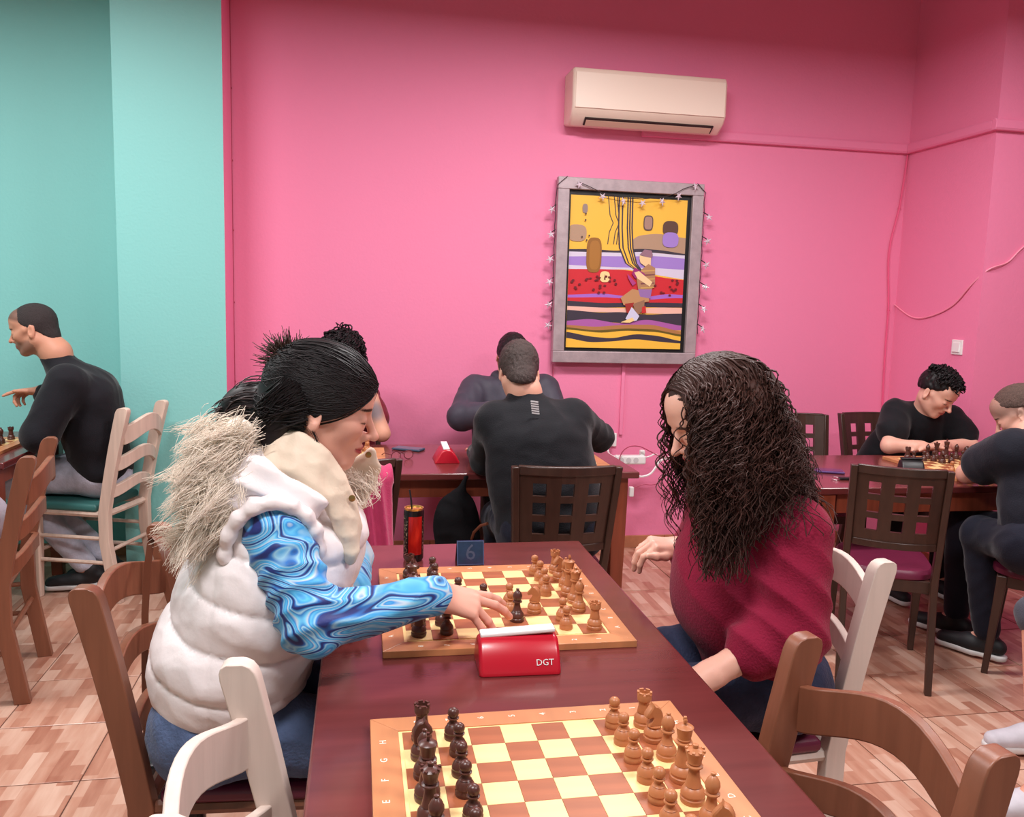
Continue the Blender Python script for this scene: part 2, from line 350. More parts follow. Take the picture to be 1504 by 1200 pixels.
# ------------------------------------------------------------------ dark chairs with a pierced back (front = +Y)
def dark_chair(loc, rz, label, H=.90, W=.42):
    r = empty('cafe_chair', (*loc, 0), rz, label, 'chair')
    D = .42; yb = -D/2
    def py(z): return yb+.012-(0 if z < .45 else .20*(z-.45)) - (.07*((.40-z)/.40) if z < .40 else 0)
    for s in (-1, 1):
        b = MB(); rings = []
        for z in [0, .15, .30, .44, .50, .65, .80, H]:
            k = .013+.007*min(1, z/.4); xx = s*(.165+ (W/2-.018-.165)*max(0, min(1, (z-.4)/(H-.4))))
            rings.append([(xx+sx*.013, py(z)+sy*k, z) for sx, sy in ((-1, -1), (1, -1), (1, 1), (-1, 1))])
        b.loft(rings); b.build('post', M_DARKCH, r, smooth=True, bevel=.004)
        b = MB(); b.loft([[(s*.17+sx*k, D/2-.04+(.03 if z < .1 else 0)+sy*k, z) for sx, sy in ((-1, -1), (1, -1), (1, 1), (-1, 1))] for k, z in ((.012, 0), (.019, .40), (.019, .43))]); b.build('leg', M_DARKCH, r, bevel=.004)
    # curved pierced panel
    zs = [.575, .600, .640, .690, .715, .765, .790, .840, H]
    hole_rows = {2: 0, 4: 0, 6: 0}
    xs = [-1, -.72, -.44, -.14, .14, .44, .72, 1]
    b = MB()
    def pt(u, z, o):
        wz = .152+(W/2-.03-.165+.013)*max(0, (z-.4)/(H-.4)); zz = z
        if z == H: zz = H-.022*(1-u*u)*0+.0
        return (u*wz, py(z)-.035*(1-u*u)+o, zz)
    cell = [[not (i in (1, 3, 5) and j in (2, 4, 6)) for j in range(len(zs)-1)] for i in range(len(xs)-1)]
    for i in range(len(xs)-1):
        for j in range(len(zs)-1):
            if not cell[i][j]: continue
            q = [(xs[i], zs[j]), (xs[i+1], zs[j]), (xs[i+1], zs[j+1]), (xs[i], zs[j+1])]
            b.add([pt(u, z, -.009) for u, z in q]+[pt(u, z, .009) for u, z in q], [(0, 1, 2, 3), (7, 6, 5, 4)])
            for (a, c, di, dj) in ((0, 1, 0, -1), (1, 2, 1, 0), (2, 3, 0, 1), (3, 0, -1, 0)):
                ii, jj = i+di, j+dj
                if not (0 <= ii < len(xs)-1 and 0 <= jj < len(zs)-1) or not cell[ii][jj]:
                    n = len(b.v)-8; b.f.append((n+a, n+c, n+c+4, n+a+4)); b.m.append(0)
    b.build('back_panel', M_DARKCH, r)
    for z, hh, o in ((H-.012, .034, -.004), (.585, .03, -.004)):
        bb = MB(); rings = []
        for i in range(13):
            u = -1+i/6; x, y, zz = pt(u, min(z, H-.001), o); rings.append([(x, y-.012, z-hh/2), (x, y+.012, z-hh/2), (x, y+.012, z+hh/2), (x, y-.012, z+hh/2)])
        bb.loft(rings); bb.build('rail', M_DARKCH, r, smooth=True, auto=1, bevel=.004)
    for s in (-1, 1):
        bb = MB(); bb.box((s*.165, 0, .405), (.02, D-.04, .05)); bb.build('seat_rail', M_DARKCH, r, bevel=.002)
        bb = MB(); bb.box((0, s*(D/2-.035), .405), (.33, .02, .05)); bb.build('seat_rail', M_DARKCH, r, bevel=.002)
    b = MB(); n = 28
    def se(a, k): c, s_ = math.cos(a), math.sin(a); e = .55; return (math.copysign(abs(c)**e, c)*.205*k*W/.42, math.copysign(abs(s_)**e, s_)*.205*k+.01)
    b.loft([[(*se(2*PI*i/n, k), z) for i in range(n)] for k, z in ((.96, .428), (1, .435), (1, .455), (.95, .468), (.7, .476))]); b.build('seat', M_PURPLE, r, smooth=True)
    return r
def dark_at(pl, pr, label, H=.90, W=.42):
    pl = Vector(pl); pr = Vector(pr); d = pr-pl; rz = math.atan2(d.y, d.x); mid = (pl+pr)/2
    off = .42/2-.012+.20*(H-.45); f = Vector((-math.sin(rz), math.cos(rz))); c = mid+f*off
    return dark_chair((c.x, c.y), rz, label, H, W)
dark_at((.545, 2.90), (.93, 2.885), 'dark pierced-back chair under the man with the white neck mark')
dark_at((1.885, 2.90), (2.195, 2.74), 'dark pierced-back chair standing empty at the corner table', W=.375)
dark_at((2.63, 4.36), (2.25, 4.36), 'dark pierced-back chair against the pink wall beside the boy')
dark_at((3.14, 4.42), (2.78, 4.42), 'dark pierced-back chair under the boy with curly hair')
dark_at((2.903, 2.555), (3.185, 2.837), 'dark chair under the man with cropped hair at the corner table')
dark_at((-.20, 3.0), (.09, 3.05), 'dark chair with a pink garment hung over its back')
dark_at((1.05, 4.72), (.66, 4.72), 'dark chair under the man in the grey jacket', .88)
dark_at((.10, 4.72), (-.28, 4.72), 'dark chair under the woman with the raised arm', .88)
# ------------------------------------------------------------------ chess
SQ = .055
def piece_mesh(kind, mt, ns=20):
    b = MB()
    base = lambda r: [(0, 0), (r*.97, 0), (r, .002), (r, .007), (r*.93, .0085), (r*.93, .0105), (r*.99, .0125), (r*.93, .017), (r*.75, .0215), (r*.62, .0235), (r*.66, .0245)]
    if kind == 'pawn':
        p = base(.0148)+[(.0075, .0265), (.0058, .031), (.0054, .0335), (.0095, .0345), (.0095, .036), (.0062, .037), (.0075, .0385), (.0091, .0415), (.0095, .0445), (.0086, .0480), (.0062, .0508), (.003, .0524), (0, .0528)]
    elif kind == 'rook':
        p = base(.0168)+[(.0115, .026), (.0098, .034), (.0092, .042), (.0105, .0440), (.0105, .046), (.0125, .0475), (.0128, .058), (.0125, .0585), (.0092, .0585), (.0090, .054), (0, .053)]
    elif kind == 'bishop':
        p = base(.0165)+[(.0092, .0265), (.0072, .036), (.0066, .043), (.011, .0445), (.011, .0465), (.0075, .0478), (.009, .051), (.0108, .0565), (.0105, .061), (.0078, .067), (.0045, .0708), (.0028, .072), (.0038, .0738), (.0034, .0757), (0, .0768)]
    elif kind == 'queen':
        p = base(.0185)+[(.0115, .027), (.0088, .040), (.0076, .0525), (.0125, .054), (.0125, .056), (.009, .0575), (.0105, .060), (.010, .062), (.0125, .072), (.0142, .077), (.012, .0785), (.0085, .0805), (.004, .082), (.0045, .0845), (.0042, .087), (0, .0885)]
    elif kind == 'king':
        p = base(.0192)+[(.0125, .027), (.0095, .042), (.0082, .0575), (.0132, .0588), (.0132, .061), (.0095, .0622), (.011, .0655), (.0102, .067), (.0125, .081), (.0138, .0845), (.0105, .087), (.004, .0885), (.0032, .0895), (0, .0896)]
        b.box((0, 0, .0945), (.0042, .0044, .0125)); b.box((0, 0, .0955), (.0044, .0105, .0040))
    if kind == 'knight':
        p = base(.0168)+[(.0125, .0255), (.0125, .027), (0, .028)]
        out = [(-.012, .026), (.0125, .026), (.0115, .031), (.0065, .036), (.0045, .0415), (.006, .044), (.0115, .0425), (.0155, .0415), (.0178, .044), (.0168, .048), (.0125, .0535), (.009, .0585), (.0065, .061), (.0055, .066), (.0025, .0622), (-.0035, .0605), (-.009, .0555), (-.0125, .048), (-.0138, .040), (-.0132, .032)]
        cx, cz = -.001, .044
        b.loft([[(cx+(u-cx)*k, o, cz+(z-cz)*k2) for u, z in out] for k, k2, o in ((.80, .9, -.0078), (.95, .98, -.0060), (1, 1, -.003), (1, 1, .003), (.95, .98, .0060), (.80, .9, .0078))])
    if kind == 'queen':
        for k in range(8):
            a = 2*PI*k/8; b.box((.0130*math.cos(a), .0130*math.sin(a), .0785), (.004, .004, .0036), Matrix.Rotation(a, 3, 'Z'))
    if kind == 'rook':
        for k in range(6):
            a = 2*PI*k/6; b.box((.0110*math.cos(a), .0110*math.sin(a), .0600), (.0036, .0075, .0036), Matrix.Rotation(a, 3, 'Z'))
    b.lathe(p, ns)
    o = b.build('chess_'+kind, mt, smooth=True, auto=.6); me = o.data; bpy.data.objects.remove(o); return me
PM_ = {(k, c): piece_mesh(k, M_LIGHTWOOD if c == 'light' else M_DARKWOOD) for k in ('pawn', 'rook', 'knight', 'bishop', 'queen', 'king') for c in ('light', 'dark')}
M_LETTER = mat('white_print', srgb(245, 235, 220), .5)
sqme = {}
for nm, mt in (('light', M_SQL), ('dark', M_SQD)):
    b = MB(); h = SQ/2-.0002; b.loft([[(sx*k, sy*k, z) for sx, sy in ((-1, -1), (1, -1), (1, 1), (-1, 1))] for k, z in ((h, -.004), (h, -.0003), (h-.0003, 0))]); o = b.build('square', mt); sqme[nm] = o.data; bpy.data.objects.remove(o)
BT = .015
def board(x, y, t, label, z=.75, letters=True, squares=True):
    """x,y = back-left corner of the field (square h8), files run toward the viewer, ranks 8..1 run to the right"""
    r = empty('chess_board', (x, y, z), t, label, 'chess board')
    F = 8*SQ; mg = .006; fr = .046; lo, hi = -mg-fr, F+mg+fr
    b = MB(); b.box((F/2, -F/2, BT/2-.003), (F+2*mg, F+2*mg, BT-.006)); b.build('inlay_strip', M_SQL, r).location.z = .0042
    for k in range(4):     # mitred frame
        b = MB(); o_, i_ = hi-F/2, F/2+mg
        q = [(-o_, o_), (o_, o_), (i_, i_), (-i_, i_)]
        R = Matrix.Rotation(k*PI/2, 3, 'Z')
        def tr(u, v, zz): p = R @ Vector((u, v, 0)); return (p.x+F/2, p.y-F/2, zz)
        b.loft([[tr(u, v, 0) for u, v in q], [tr(u, v, BT) for u, v in q]]); b.build('frame_side', M_BORDER, r, bevel=.0012)
    if squares:
        for i in range(8):
            for j in range(8):
                o = bpy.data.objects.new('square', sqme['dark' if (i+j) % 2 == 0 else 'light']); link(o, r); o.location = ((i+.5)*SQ, -(j+.5)*SQ, BT)
    if letters:
        rot = Matrix.Rotation(PI/2, 4, 'Z')
        for j, ch in enumerate('HGFEDCBA'):
            for xx in (-.032, F+.032): text_mesh('letter', ch, .016, M_LETTER, r, Matrix.Translation((xx, -(j+.5)*SQ, BT)) @ rot)
        for i, ch in enumerate('87654321'):
            for yy in (.032, -F-.032): text_mesh('letter', ch, .016, M_LETTER, r, Matrix.Translation(((i+.5)*SQ, yy, BT)) @ rot)
    return r
def place(x, y, t, pos, where, grp, z=.75+BT, jit=.004, rs=1):
    """pos: list of (colour, kind, square)"""
    for c, k, s in pos:
        i = 8-int(s[1]); j = 'hgfedcba'.index(s[0])
        u = (i+.5)*SQ+random.uniform(-jit, jit); v = -(j+.5)*SQ+random.uniform(-jit, jit)
        o = bpy.data.objects.new('chess_'+k, PM_[(k, c)]); link(o)
        o.location = (x+u*math.cos(t)-v*math.sin(t), y+u*math.sin(t)+v*math.cos(t), z+.0002)
        a = random.uniform(-.3, .3) + (PI if c == 'light' else 0) if k == 'knight' else (random.uniform(-.25, .25) if k == 'king' else random.uniform(0, 6))
        if k == 'knight' and c == 'light': a = PI+random.uniform(-.5, .2)
        o.rotation_euler = (0, 0, t+a)
        tag(o, f'{"light" if c=="light" else "dark"} wooden {k} on square {s} of {where}', 'chess piece', grp)
back = ['rook', 'knight', 'bishop', 'queen', 'king', 'bishop', 'knight', 'rook']
start = [(c, k, f+r_) for c, r_ in (('light', '1'), ('dark', '8')) for f, k in zip('abcdefgh', back)] + [(c, 'pawn', f+r_) for c, r_ in (('light', '2'), ('dark', '7')) for f in 'abcdefgh']
NB = (.0687, 1.3171, .0063); FB = (.0983, 2.1369, -.0038)
board(*NB, 'wooden chess board set up for a new game on the long table')
place(*NB, start, 'the board set up for a new game', 'pieces of the new game')
board(*FB, 'wooden chess board in mid game beside the large red clock')
game = [p for p in start if p[2] not in ('b1', 'c2', 'd2', 'f8', 'e7', 'd7')] + [('light', 'knight', 'c3'), ('light', 'pawn', 'c4'), ('light', 'pawn', 'd4'), ('dark', 'bishop', 'b4'), ('dark', 'pawn', 'e6'), ('dark', 'pawn', 'd5')]
place(*FB, game, 'the board beside the large red clock', 'pieces of the running game', jit=.005)

# boards on the other tables (board corner h8, rotation): corner table, wall table twice, dark table
def other(cx, cy, t, lab, where, grp, pos, sq=True):
    F = 8*SQ; ox, oy = -F/2, F/2; x = cx+ox*math.cos(t)-oy*math.sin(t); y = cy+ox*math.sin(t)+oy*math.cos(t)
    board(x, y, t, lab, letters=False, squares=sq); place(x, y, t, pos, where, grp)
mid1 = [p for p in start if p[2] not in ('e2', 'd7', 'g1', 'b8', 'c2', 'e7')] + [('light', 'pawn', 'e4'), ('dark', 'pawn', 'd6'), ('light', 'knight', 'f3'), ('dark', 'knight', 'c6'), ('light', 'pawn', 'c3'), ('dark', 'pawn', 'e5')]
other(2.885, 3.502, -PI/2, 'chess board between the boy and the man with cropped hair', 'the board on the corner table', 'pieces on the corner table', mid1)
other(.845, 3.86, PI/2, 'chess board between the two men at the wall table', 'the board between two men', 'pieces between the two men', mid1)
other(-.165, 3.80, PI/2, 'chess board in front of the woman with the raised arm', 'her board by the raised arm', 'pieces before the woman with the raised arm', mid1)
other(-1.86, 4.13, PI, 'chess board on the dark table by the mint wall', 'the board on the dark table', 'pieces on the dark table', mid1)
# ------------------------------------------------------------------ chess clocks
def clock(loc, rz, L, label, mt, lever_m, logo=True, D=.115, H=.066):
    r = empty('chess_clock', (*loc, .75), rz, label, 'chess clock')
    prof = [(-D/2, 0), (D/2, 0), (D/2-.004, .008), (D/2-.03, H-.012), (D/2-.04, H-.004), (.008, H), (-.012, H-.002), (-.024, H-.010), (-.040, H*.55), (-D/2+.003, .010)]
    b = MB(); b.loft([[(x, .0+y*k, z*k2) for y, z in prof] for x, k, k2 in ((-L/2, .90, .90), (-L/2+.006, 1, 1), (L/2-.006, 1, 1), (L/2, .90, .90))]); b.build('body', mt, r, smooth=True, auto=.9, bevel=.003)
    b = MB(); b.box((0, .004, H+.004), (L*.93, .030, .009), Matrix.Rotation(-.055, 3, 'Y')); b.build('lever', lever_m, r, bevel=.003)
    if logo:
        # front slope
        a = math.atan2(H*.55-.010, (-.040)-(-D/2+.003)); p = Vector((L*.30, (-.040-D/2+.003)/2-.0012, .0235))
        M = Matrix.Translation(p) @ Matrix.Rotation(a, 4, 'X')
        text_mesh('logo', 'DGT', .0175, M_WHITE, r, M)
        text_mesh('logo', '::', .008, M_WHITE, r, Matrix.Translation(p+Vector((-.022, 0, -.005))) @ Matrix.Rotation(a, 4, 'X'))
    return r
c0 = UZ(706, 998, .75); c1 = UZ(827, 993, .75)
clock(((c0.x+c1.x)/2, (c0.y+c1.y)/2+.062, ), math.atan2(c1.y-c0.y, c1.x-c0.x), (c1-c0).length, 'large red chess clock with a white lever beside the mid-game board', M_REDPL, M_WHITE)
clock((.385, 3.80), PI/2, .16, 'red chess clock with a white lever beside the blue phone', M_REDPL, M_WHITE, logo=False)
clock((2.52, 3.42), -.35, .10, 'black chess clock on the corner table', M_BLACK, M_BLACK, logo=False)

# ------------------------------------------------------------------ drink can with straw
p = UZ(607, 822, .75)
r = empty('drink_can', (p.x, p.y, .75), 0, 'slim red energy drink can with gold lid and black straw', 'can')
CR, CH = .0285, .152
def can_mat():
    mt = bpy.data.materials.new('can_print'); mt.use_nodes = True; nt = mt.node_tree; b = nt.nodes['Principled BSDF']; L = nt.links.new
    tc = nt.nodes.new('ShaderNodeTexCoord'); sp = nt.nodes.new('ShaderNodeSeparateXYZ'); L(tc.outputs['Object'], sp.inputs[0])
    at = nt.nodes.new('ShaderNodeMath'); at.operation = 'ARCTAN2'; L(sp.outputs[1], at.inputs[0]); L(sp.outputs[0], at.inputs[1])
    sh = nt.nodes.new('ShaderNodeMath'); sh.operation = 'ADD'; sh.inputs[1].default_value = 1.45; L(at.outputs[0], sh.inputs[0])
    ab = nt.nodes.new('ShaderNodeMath'); ab.operation = 'ABSOLUTE'; L(sh.outputs[0], ab.inputs[0])
    cr = nt.nodes.new('ShaderNodeValToRGB'); L(ab.outputs[0], cr.inputs[0]); cr.color_ramp.interpolation = 'CONSTANT'
    e = cr.color_ramp.elements; e[0].color = srgb(190, 30, 24); e[1].position = .72; e[1].color = srgb(36, 16, 16)
    zz = nt.nodes.new('ShaderNodeMapRange'); L(sp.outputs[2], zz.inputs[0]); zz.inputs[1].default_value = 0; zz.inputs[2].default_value = CH
    c2 = nt.nodes.new('ShaderNodeValToRGB'); L(zz.outputs[0], c2.inputs[0]); c2.color_ramp.interpolation = 'CONSTANT'
    e = c2.color_ramp.elements; e[0].color = (1, 1, 1, 1); e[0].position = 0; e[1].position = .14; e[1].color = (0, 0, 0, 1); q = c2.color_ramp.elements.new(.86); q.color = (1, 1, 1, 1)
    mx = nt.nodes.new('ShaderNodeMix'); mx.data_type = 'RGBA'; L(c2.outputs[0], mx.inputs['Factor']); L(cr.outputs[0], mx.inputs['A']); mx.inputs['B'].default_value = srgb(34, 18, 18)
    vo = nt.nodes.new('ShaderNodeTexNoise'); mp = nt.nodes.new('ShaderNodeMapping'); mp.inputs['Scale'].default_value = (420, 420, 160); L(tc.outputs['Object'], mp.inputs[0]); L(mp.outputs[0], vo.inputs[0]); vo.inputs['Scale'].default_value = 1
    c3 = nt.nodes.new('ShaderNodeMath'); c3.operation = 'GREATER_THAN'; c3.inputs[1].default_value = .60; L(vo.outputs[0], c3.inputs[0])
    gt = nt.nodes.new('ShaderNodeMath'); gt.operation = 'GREATER_THAN'; gt.inputs[1].default_value = .85; L(ab.outputs[0], gt.inputs[0])
    m2 = nt.nodes.new('ShaderNodeMath'); m2.operation = 'MULTIPLY'; L(c3.outputs[0], m2.inputs[0]); L(gt.outputs[0], m2.inputs[1])
    m3 = nt.nodes.new('ShaderNodeMath'); m3.operation = 'MULTIPLY'; L(m2.outputs[0], m3.inputs[0]); iv = nt.nodes.new('ShaderNodeMath'); iv.operation = 'SUBTRACT'; iv.inputs[0].default_value = 1; L(c2.outputs[0], iv.inputs[1]); L(iv.outputs[0], m3.inputs[1])
    my = nt.nodes.new('ShaderNodeMix'); my.data_type = 'RGBA'; L(m3.outputs[0], my.inputs['Factor']); L(mx.outputs['Result'], my.inputs['A']); my.inputs['B'].default_value = srgb(205, 180, 150)
    L(my.outputs['Result'], b.inputs['Base Color']); b.inputs['Roughness'].default_value = .25; b.inputs['Metallic'].default_value = .45
    return mt
M_GOLD = mat('gold_tin', srgb(214, 170, 96), .28, metal=.85)
b = MB(); b.lathe([(0, 0), (CR-.005, 0), (CR-.002, .004), (CR, .008), (CR, CH-.010), (CR-.003, CH-.004), (0, CH-.004)], 28); b.build('can_body', can_mat(), r, smooth=True, auto=.8)
b = MB(); b.lathe([(0, CH-.007), (CR-.003, CH-.007), (CR-.0015, CH-.001), (CR-.0012, CH+.001), (CR-.0035, CH+.001), (CR-.0045, CH-.003), (0, CH-.003)], 28); b.build('lid', M_GOLD, r, smooth=True, auto=.8)
b = MB(); b.lathe([(0, 0), (.006, 0), (.006, .001), (0, .001)], 12, (.006, -.004, CH-.003)); b.build('pull_tab', M_GOLD, r)
b = MB(); b.tube([(-.006, -.004, CH-.01), (-.008, -.004, CH+.02), (-.013, -.002, CH+.052)], .0025, 8); b.build('straw', M_BLACK, r, smooth=True)

# ------------------------------------------------------------------ table number
q0 = UZ(671, 831, .75); q1 = UZ(711, 830, .75)
r = empty('table_number', ((q0.x+q1.x)/2, (q0.y+q1.y)/2, .75), 0, 'dark blue acrylic tent sign with the number 6', 'sign')
M_BLUEACR = mat('blue_acrylic', srgb(40, 52, 88), .12, coat=.6, var=.25, vscale=40); M_GREYPR = mat('grey_print', srgb(78, 86, 112), .35); M_CLEAR = mat('clear_acrylic_edge', srgb(120, 140, 190), .08, alpha=.55)
w = (q1-q0).length; hS = .070; Rt = Matrix.Rotation(-.22, 3, 'X')
b = MB(); b.box(Rt @ Vector((0, 0, hS/2)), (w, .003, hS), Rt); b.build('front_panel', M_BLUEACR, r, bevel=.001)
Rb = Matrix.Rotation(.42, 3, 'X')
b = MB(); b.box(Vector((0, .045, 0))+Rb @ Vector((0, 0, hS/2)), (w, .003, hS), Rb); b.build('rear_panel', M_BLACK, r, bevel=.001)
text_mesh('number', '6', .062, M_GREYPR, r, Matrix.Translation(Rt @ Vector((0, -.0018, hS*.5))) @ Rt.to_4x4() @ Matrix.Rotation(PI/2, 4, 'X'))
for s in (-1, 1):
    b = MB(); b.box(Rt @ Vector((s*(w/2-.002), -.002, hS/2)), (.002, .002, hS*.97), Rt); b.build('edge_strip', M_CLEAR, r)
    b = MB(); b.box(Rt @ Vector((0, -.002, hS/2+s*(hS/2-.003))), (w*.95, .002, .002), Rt); b.build('edge_strip', M_CLEAR, r)

# ------------------------------------------------------------------ phones, glasses, keys
def phone(loc, rz, label, mt, mb, z=.75):
    r = empty('phone', (*loc, z), rz, label, 'phone')
    b = MB(); b.box((0, 0, .006), (.150, .074, .010)); b.build('case', mt, r, bevel=.004, seg=3)
    b = MB(); b.box((0, 0, .0112), (.138, .064, .001)); b.build('screen', mb, r)
    return r
p = UZ(600, 658, .76); phone((p.x, p.y), -.5, 'blue-grey phone lying on the wall table', mat('blue_case', srgb(58, 74, 96), .45), mat('slate_back', srgb(82, 94, 112), .3))
p = UZ(1208, 692, .755); phone((p.x+.02, p.y), -.35, 'purple phone lying on the corner table', mat('purple_case', srgb(84, 54, 110), .4), mat('purple_screen', srgb(60, 40, 84), .2))
p = UZ(1236, 703, .755)
r = empty('key_fob', (p.x, p.y, .75), -.1, 'black key fob with a metal ring beside the purple phone', 'keys')
b = MB(); b.box((.02, 0, .006), (.06, .028, .012)); b.build('fob', M_BLACK, r, bevel=.004)
b = MB(); M_STEEL = mat('steel', srgb(190, 190, 190), .25, metal=1); b.tube([(-.028+.018*math.cos(a), .018*math.sin(a), .006+.004*math.sin(a)) for a in [k*2*PI/16 for k in range(17)]], .0015, 6); b.build('ring', M_STEEL, r, smooth=True)
p = UZ(577, 676, .75)
r = empty('eyeglasses', (.185, p.y+.01, .75), .5, 'folded burgundy eyeglasses standing on the wall table', 'eyeglasses')
M_GLASSFR = mat('burgundy_frame', srgb(96, 34, 44), .3); M_LENS = mat('lens', srgb(200, 120, 130), .05, alpha=.25)
for s in (-1, 1):
    b = MB(); b.tube([(s*(.034+.024*math.cos(a)), 0, .022+.020*math.sin(a)) for a in [k*2*PI/20 for k in range(21)]], .002, 6); rim = b.build('rim', M_GLASSFR, r, smooth=True)
    b = MB(); b.lathe([(0, 0), (.022, 0), (.022, .001), (0, .001)], 16); l = b.build('lens', M_LENS, rim); l.location = (s*.034, 0, .022); l.rotation_euler = (PI/2, 0, 0)
    b = MB(); b.tube([(s*.058, 0, .028), (s*.060, .06, .028), (s*.05, .115, .006)], .002, 6); b.build('temple', M_GLASSFR, r, smooth=True)
b = MB(); b.tube([(-.011, 0, .026), (0, 0, .030), (.011, 0, .026)], .002, 6); b.build('bridge', M_GLASSFR, r, smooth=True)

# ------------------------------------------------------------------ air conditioner
r = empty('air_conditioner', (1.585, YW, 2.49), 0, 'cream wall-mounted air conditioner with an open louvre', 'air conditioner')
M_AC = mat('cream_plastic', srgb(244, 222, 205), .4, bump=.01); M_ACD = mat('louvre_dark', srgb(40, 24, 22), .5); M_ACL = mat('louvre_tan', srgb(214, 176, 156), .4)
AW, AH, AD = .905, .30, .20
prof = [(0, .015), (-AD*.50, 0), (-AD*.86, .045), (-AD, .085), (-AD*.985, AH-.03), (-AD*.93, AH-.006), (-AD*.80, AH), (0, AH)]
b = MB(); b.loft([[(x, y*k, .15+(z-.15)*k) for y, z in prof] for x, k in ((-AW/2, .94), (-AW/2+.012, 1), (AW/2-.012, 1), (AW/2, .94))]); b.build('body', M_AC, r, smooth=True, auto=.9, bevel=.004)
b = MB(); b.box((0, -AD-.001, .175), (AW-.03, .004, .19)); b.build('front_panel', M_AC, r, bevel=.002)
sl = math.atan2(.045, AD*.36); Rl = Matrix.Rotation(-sl, 3, 'X')
b = MB(); b.box((.01, -AD*.70, .022), (AW*.84, AD*.28, .012), Rl); b.build('outlet', M_ACD, r)
Rl2 = Matrix.Rotation(-sl-.12, 3, 'X')
b = MB(); b.box((.01, -AD*.70, .014), (AW*.82, AD*.20, .005), Rl2); b.build('louvre', M_ACL, r, bevel=.001)

# ------------------------------------------------------------------ painting with its frame
PXc, PZ0, PZ1, PWd = 1.54, 1.150, 2.215, .885
r = empty('painting', (PXc, YW-.045, PZ0), 0, 'framed painting of a reading figure above colourful waves', 'painting')
M_FRAME = mat('silver_frame', srgb(176, 158, 162), .45, metal=.25, var=.12, vscale=20, bump=.1, bscale=120)
PH = PZ1-PZ0; fw_ = .068; lean = .0
for k, (cx, cz, w_, h_) in enumerate(((0, fw_/2, PWd, fw_), (0, PH-fw_/2, PWd, fw_), (-PWd/2+fw_/2, PH/2, fw_, PH-2*fw_), (PWd/2-fw_/2, PH/2, fw_, PH-2*fw_))):
    b = MB(); b.box((cx, 0, cz), (w_, .05, h_)); b.build('frame_side', M_FRAME, r, bevel=.004)
b = MB(); b.box((0, .012, PH/2), (PWd-2*fw_, .02, PH-2*fw_)); b.build('backing', M_BLACK, r)
# canvas: flat painted shapes, in canvas coordinates u 0..1 (right), v 0..1 (down)
CW_, CH_ = PWd-2*fw_-.04, PH-2*fw_-.05
M_PAINT = mat('oil_paint', (1, 1, 1), .5, attr='Col', bump=.05, bscale=200)
pv, pf, pc, lay = [], [], [], [0]
def shape(pts, col):
    lay[0] += 1; y = .001-.00012*lay[0]; n = len(pv); pts = [(max(0, min(1, u)), max(0, min(1, v))) for u, v in pts]
    pv.extend([((u-.5)*CW_, y, PH/2+(.5-v)*CH_) for u, v in pts]); pf.append(tuple(range(n, n+len(pts)))); pc.extend([srgb(*col)[:3]]*len(pts))
def band(top, bot, col, x0=0, x1=1, N=40):
    f = lambda P, u: np.interp(u, np.linspace(0, 1, 241), np.convolve(np.pad(np.interp(np.linspace(0, 1, 241), [q[0] for q in P], [q[1] for q in P]), 15, 'edge'), np.ones(31)/31, 'valid'))
    us = [x0+(x1-x0)*i/N for i in range(N+1)]
    for i in range(N):
        if i == 0: shape([(u, f(top, u)) for u in us]+[(u, f(bot, u)) for u in us[::-1]], col)
def blob(cx, cy, rx, ry, col, n=24, e=.7):
    q = []
    for k in range(n):
        a = 2*PI*k/n; c_, s_ = math.cos(a), math.sin(a); q.append((cx+math.copysign(abs(c_)**e, c_)*rx, cy+math.copysign(abs(s_)**e, s_)*ry))
    shape(q, col)
YEL, TAN, LIL, WHT, RED, NAVY, PNK, PUR, BRN, OLV, ORG = (246, 190, 66), (178, 144, 118), (162, 128, 206), (216, 206, 226), (206, 36, 48), (58, 48, 62), (240, 186, 170), (172, 92, 164), (178, 120, 70), (102, 84, 20), (150, 98, 34)
band([(0, 0), (1, 0)], [(0, 1), (1, 1)], YEL)
band([(.0, .36), (.45, .36), (.55, .25), (.75, .225), (1, .25)], [(0, .42), (1, .42)], TAN, .42, 1)
band([(0, .352), (.2, .345), (.4, .352), (.6, .33), (.8, .335), (1, .355)], [(0, .37), (.2, .365), (.4, .368), (.6, .352), (.8, .355), (1, .37)], NAVY)
band([(0, .368), (.5, .362), (.6, .35), (1, .365)], [(0, .40), (1, .40)], WHT)
band([(0, .40), (.25, .39), (.5, .385), (.75, .375), (1, .385)], [(0, .455), (.5, .46), (1, .465)], LIL)
band([(0, .455), (.4, .46), (.7, .455), (1, .46)], [(0, .49), (.5, .47), (.75, .50), (1, .525)], WHT)
band([(0, .482), (.3, .475), (.5, .475), (.7, .505), (.85, .52), (1, .528)], [(0, .66), (1, .66)], RED)
band([(0, .652), (.3, .635), (.5, .65), (.7, .65), (.85, .625), (1, .63)], [(0, .67), (.3, .66), (.5, .665), (.7, .67), (.85, .655), (1, .65)], (166, 104, 200))
band([(0, .67), (.3, .66), (.5, .665), (.7, .67), (.85, .655), (1, .65)], [(0, .70), (1, .70)], RED)
band([(0, .69), (.3, .70), (.6, .69), (.8, .685), (1, .685)], [(0, .73), (.3, .73), (.6, .72), (1, .715)], NAVY)
band([(0, .725), (.3, .73), (.6, .73), (.8, .718), (1, .718)], [(0, .76), (1, .76)], PNK)
band([(0, .75), (.3, .765), (.45, .755), (.7, .77), (.85, .76), (1, .755)], [(0, .83), (.2, .82), (.5, .83), (.75, .82), (1, .845)], NAVY)
band([(0, .825), (.2, .805), (.45, .835), (.7, .80), (1, .84)], [(0, .87), (1, .87)], PUR)
band([(0, .85), (.25, .86), (.5, .84), (.75, .835), (1, .88)], [(0, .89), (1, .90)], BRN)
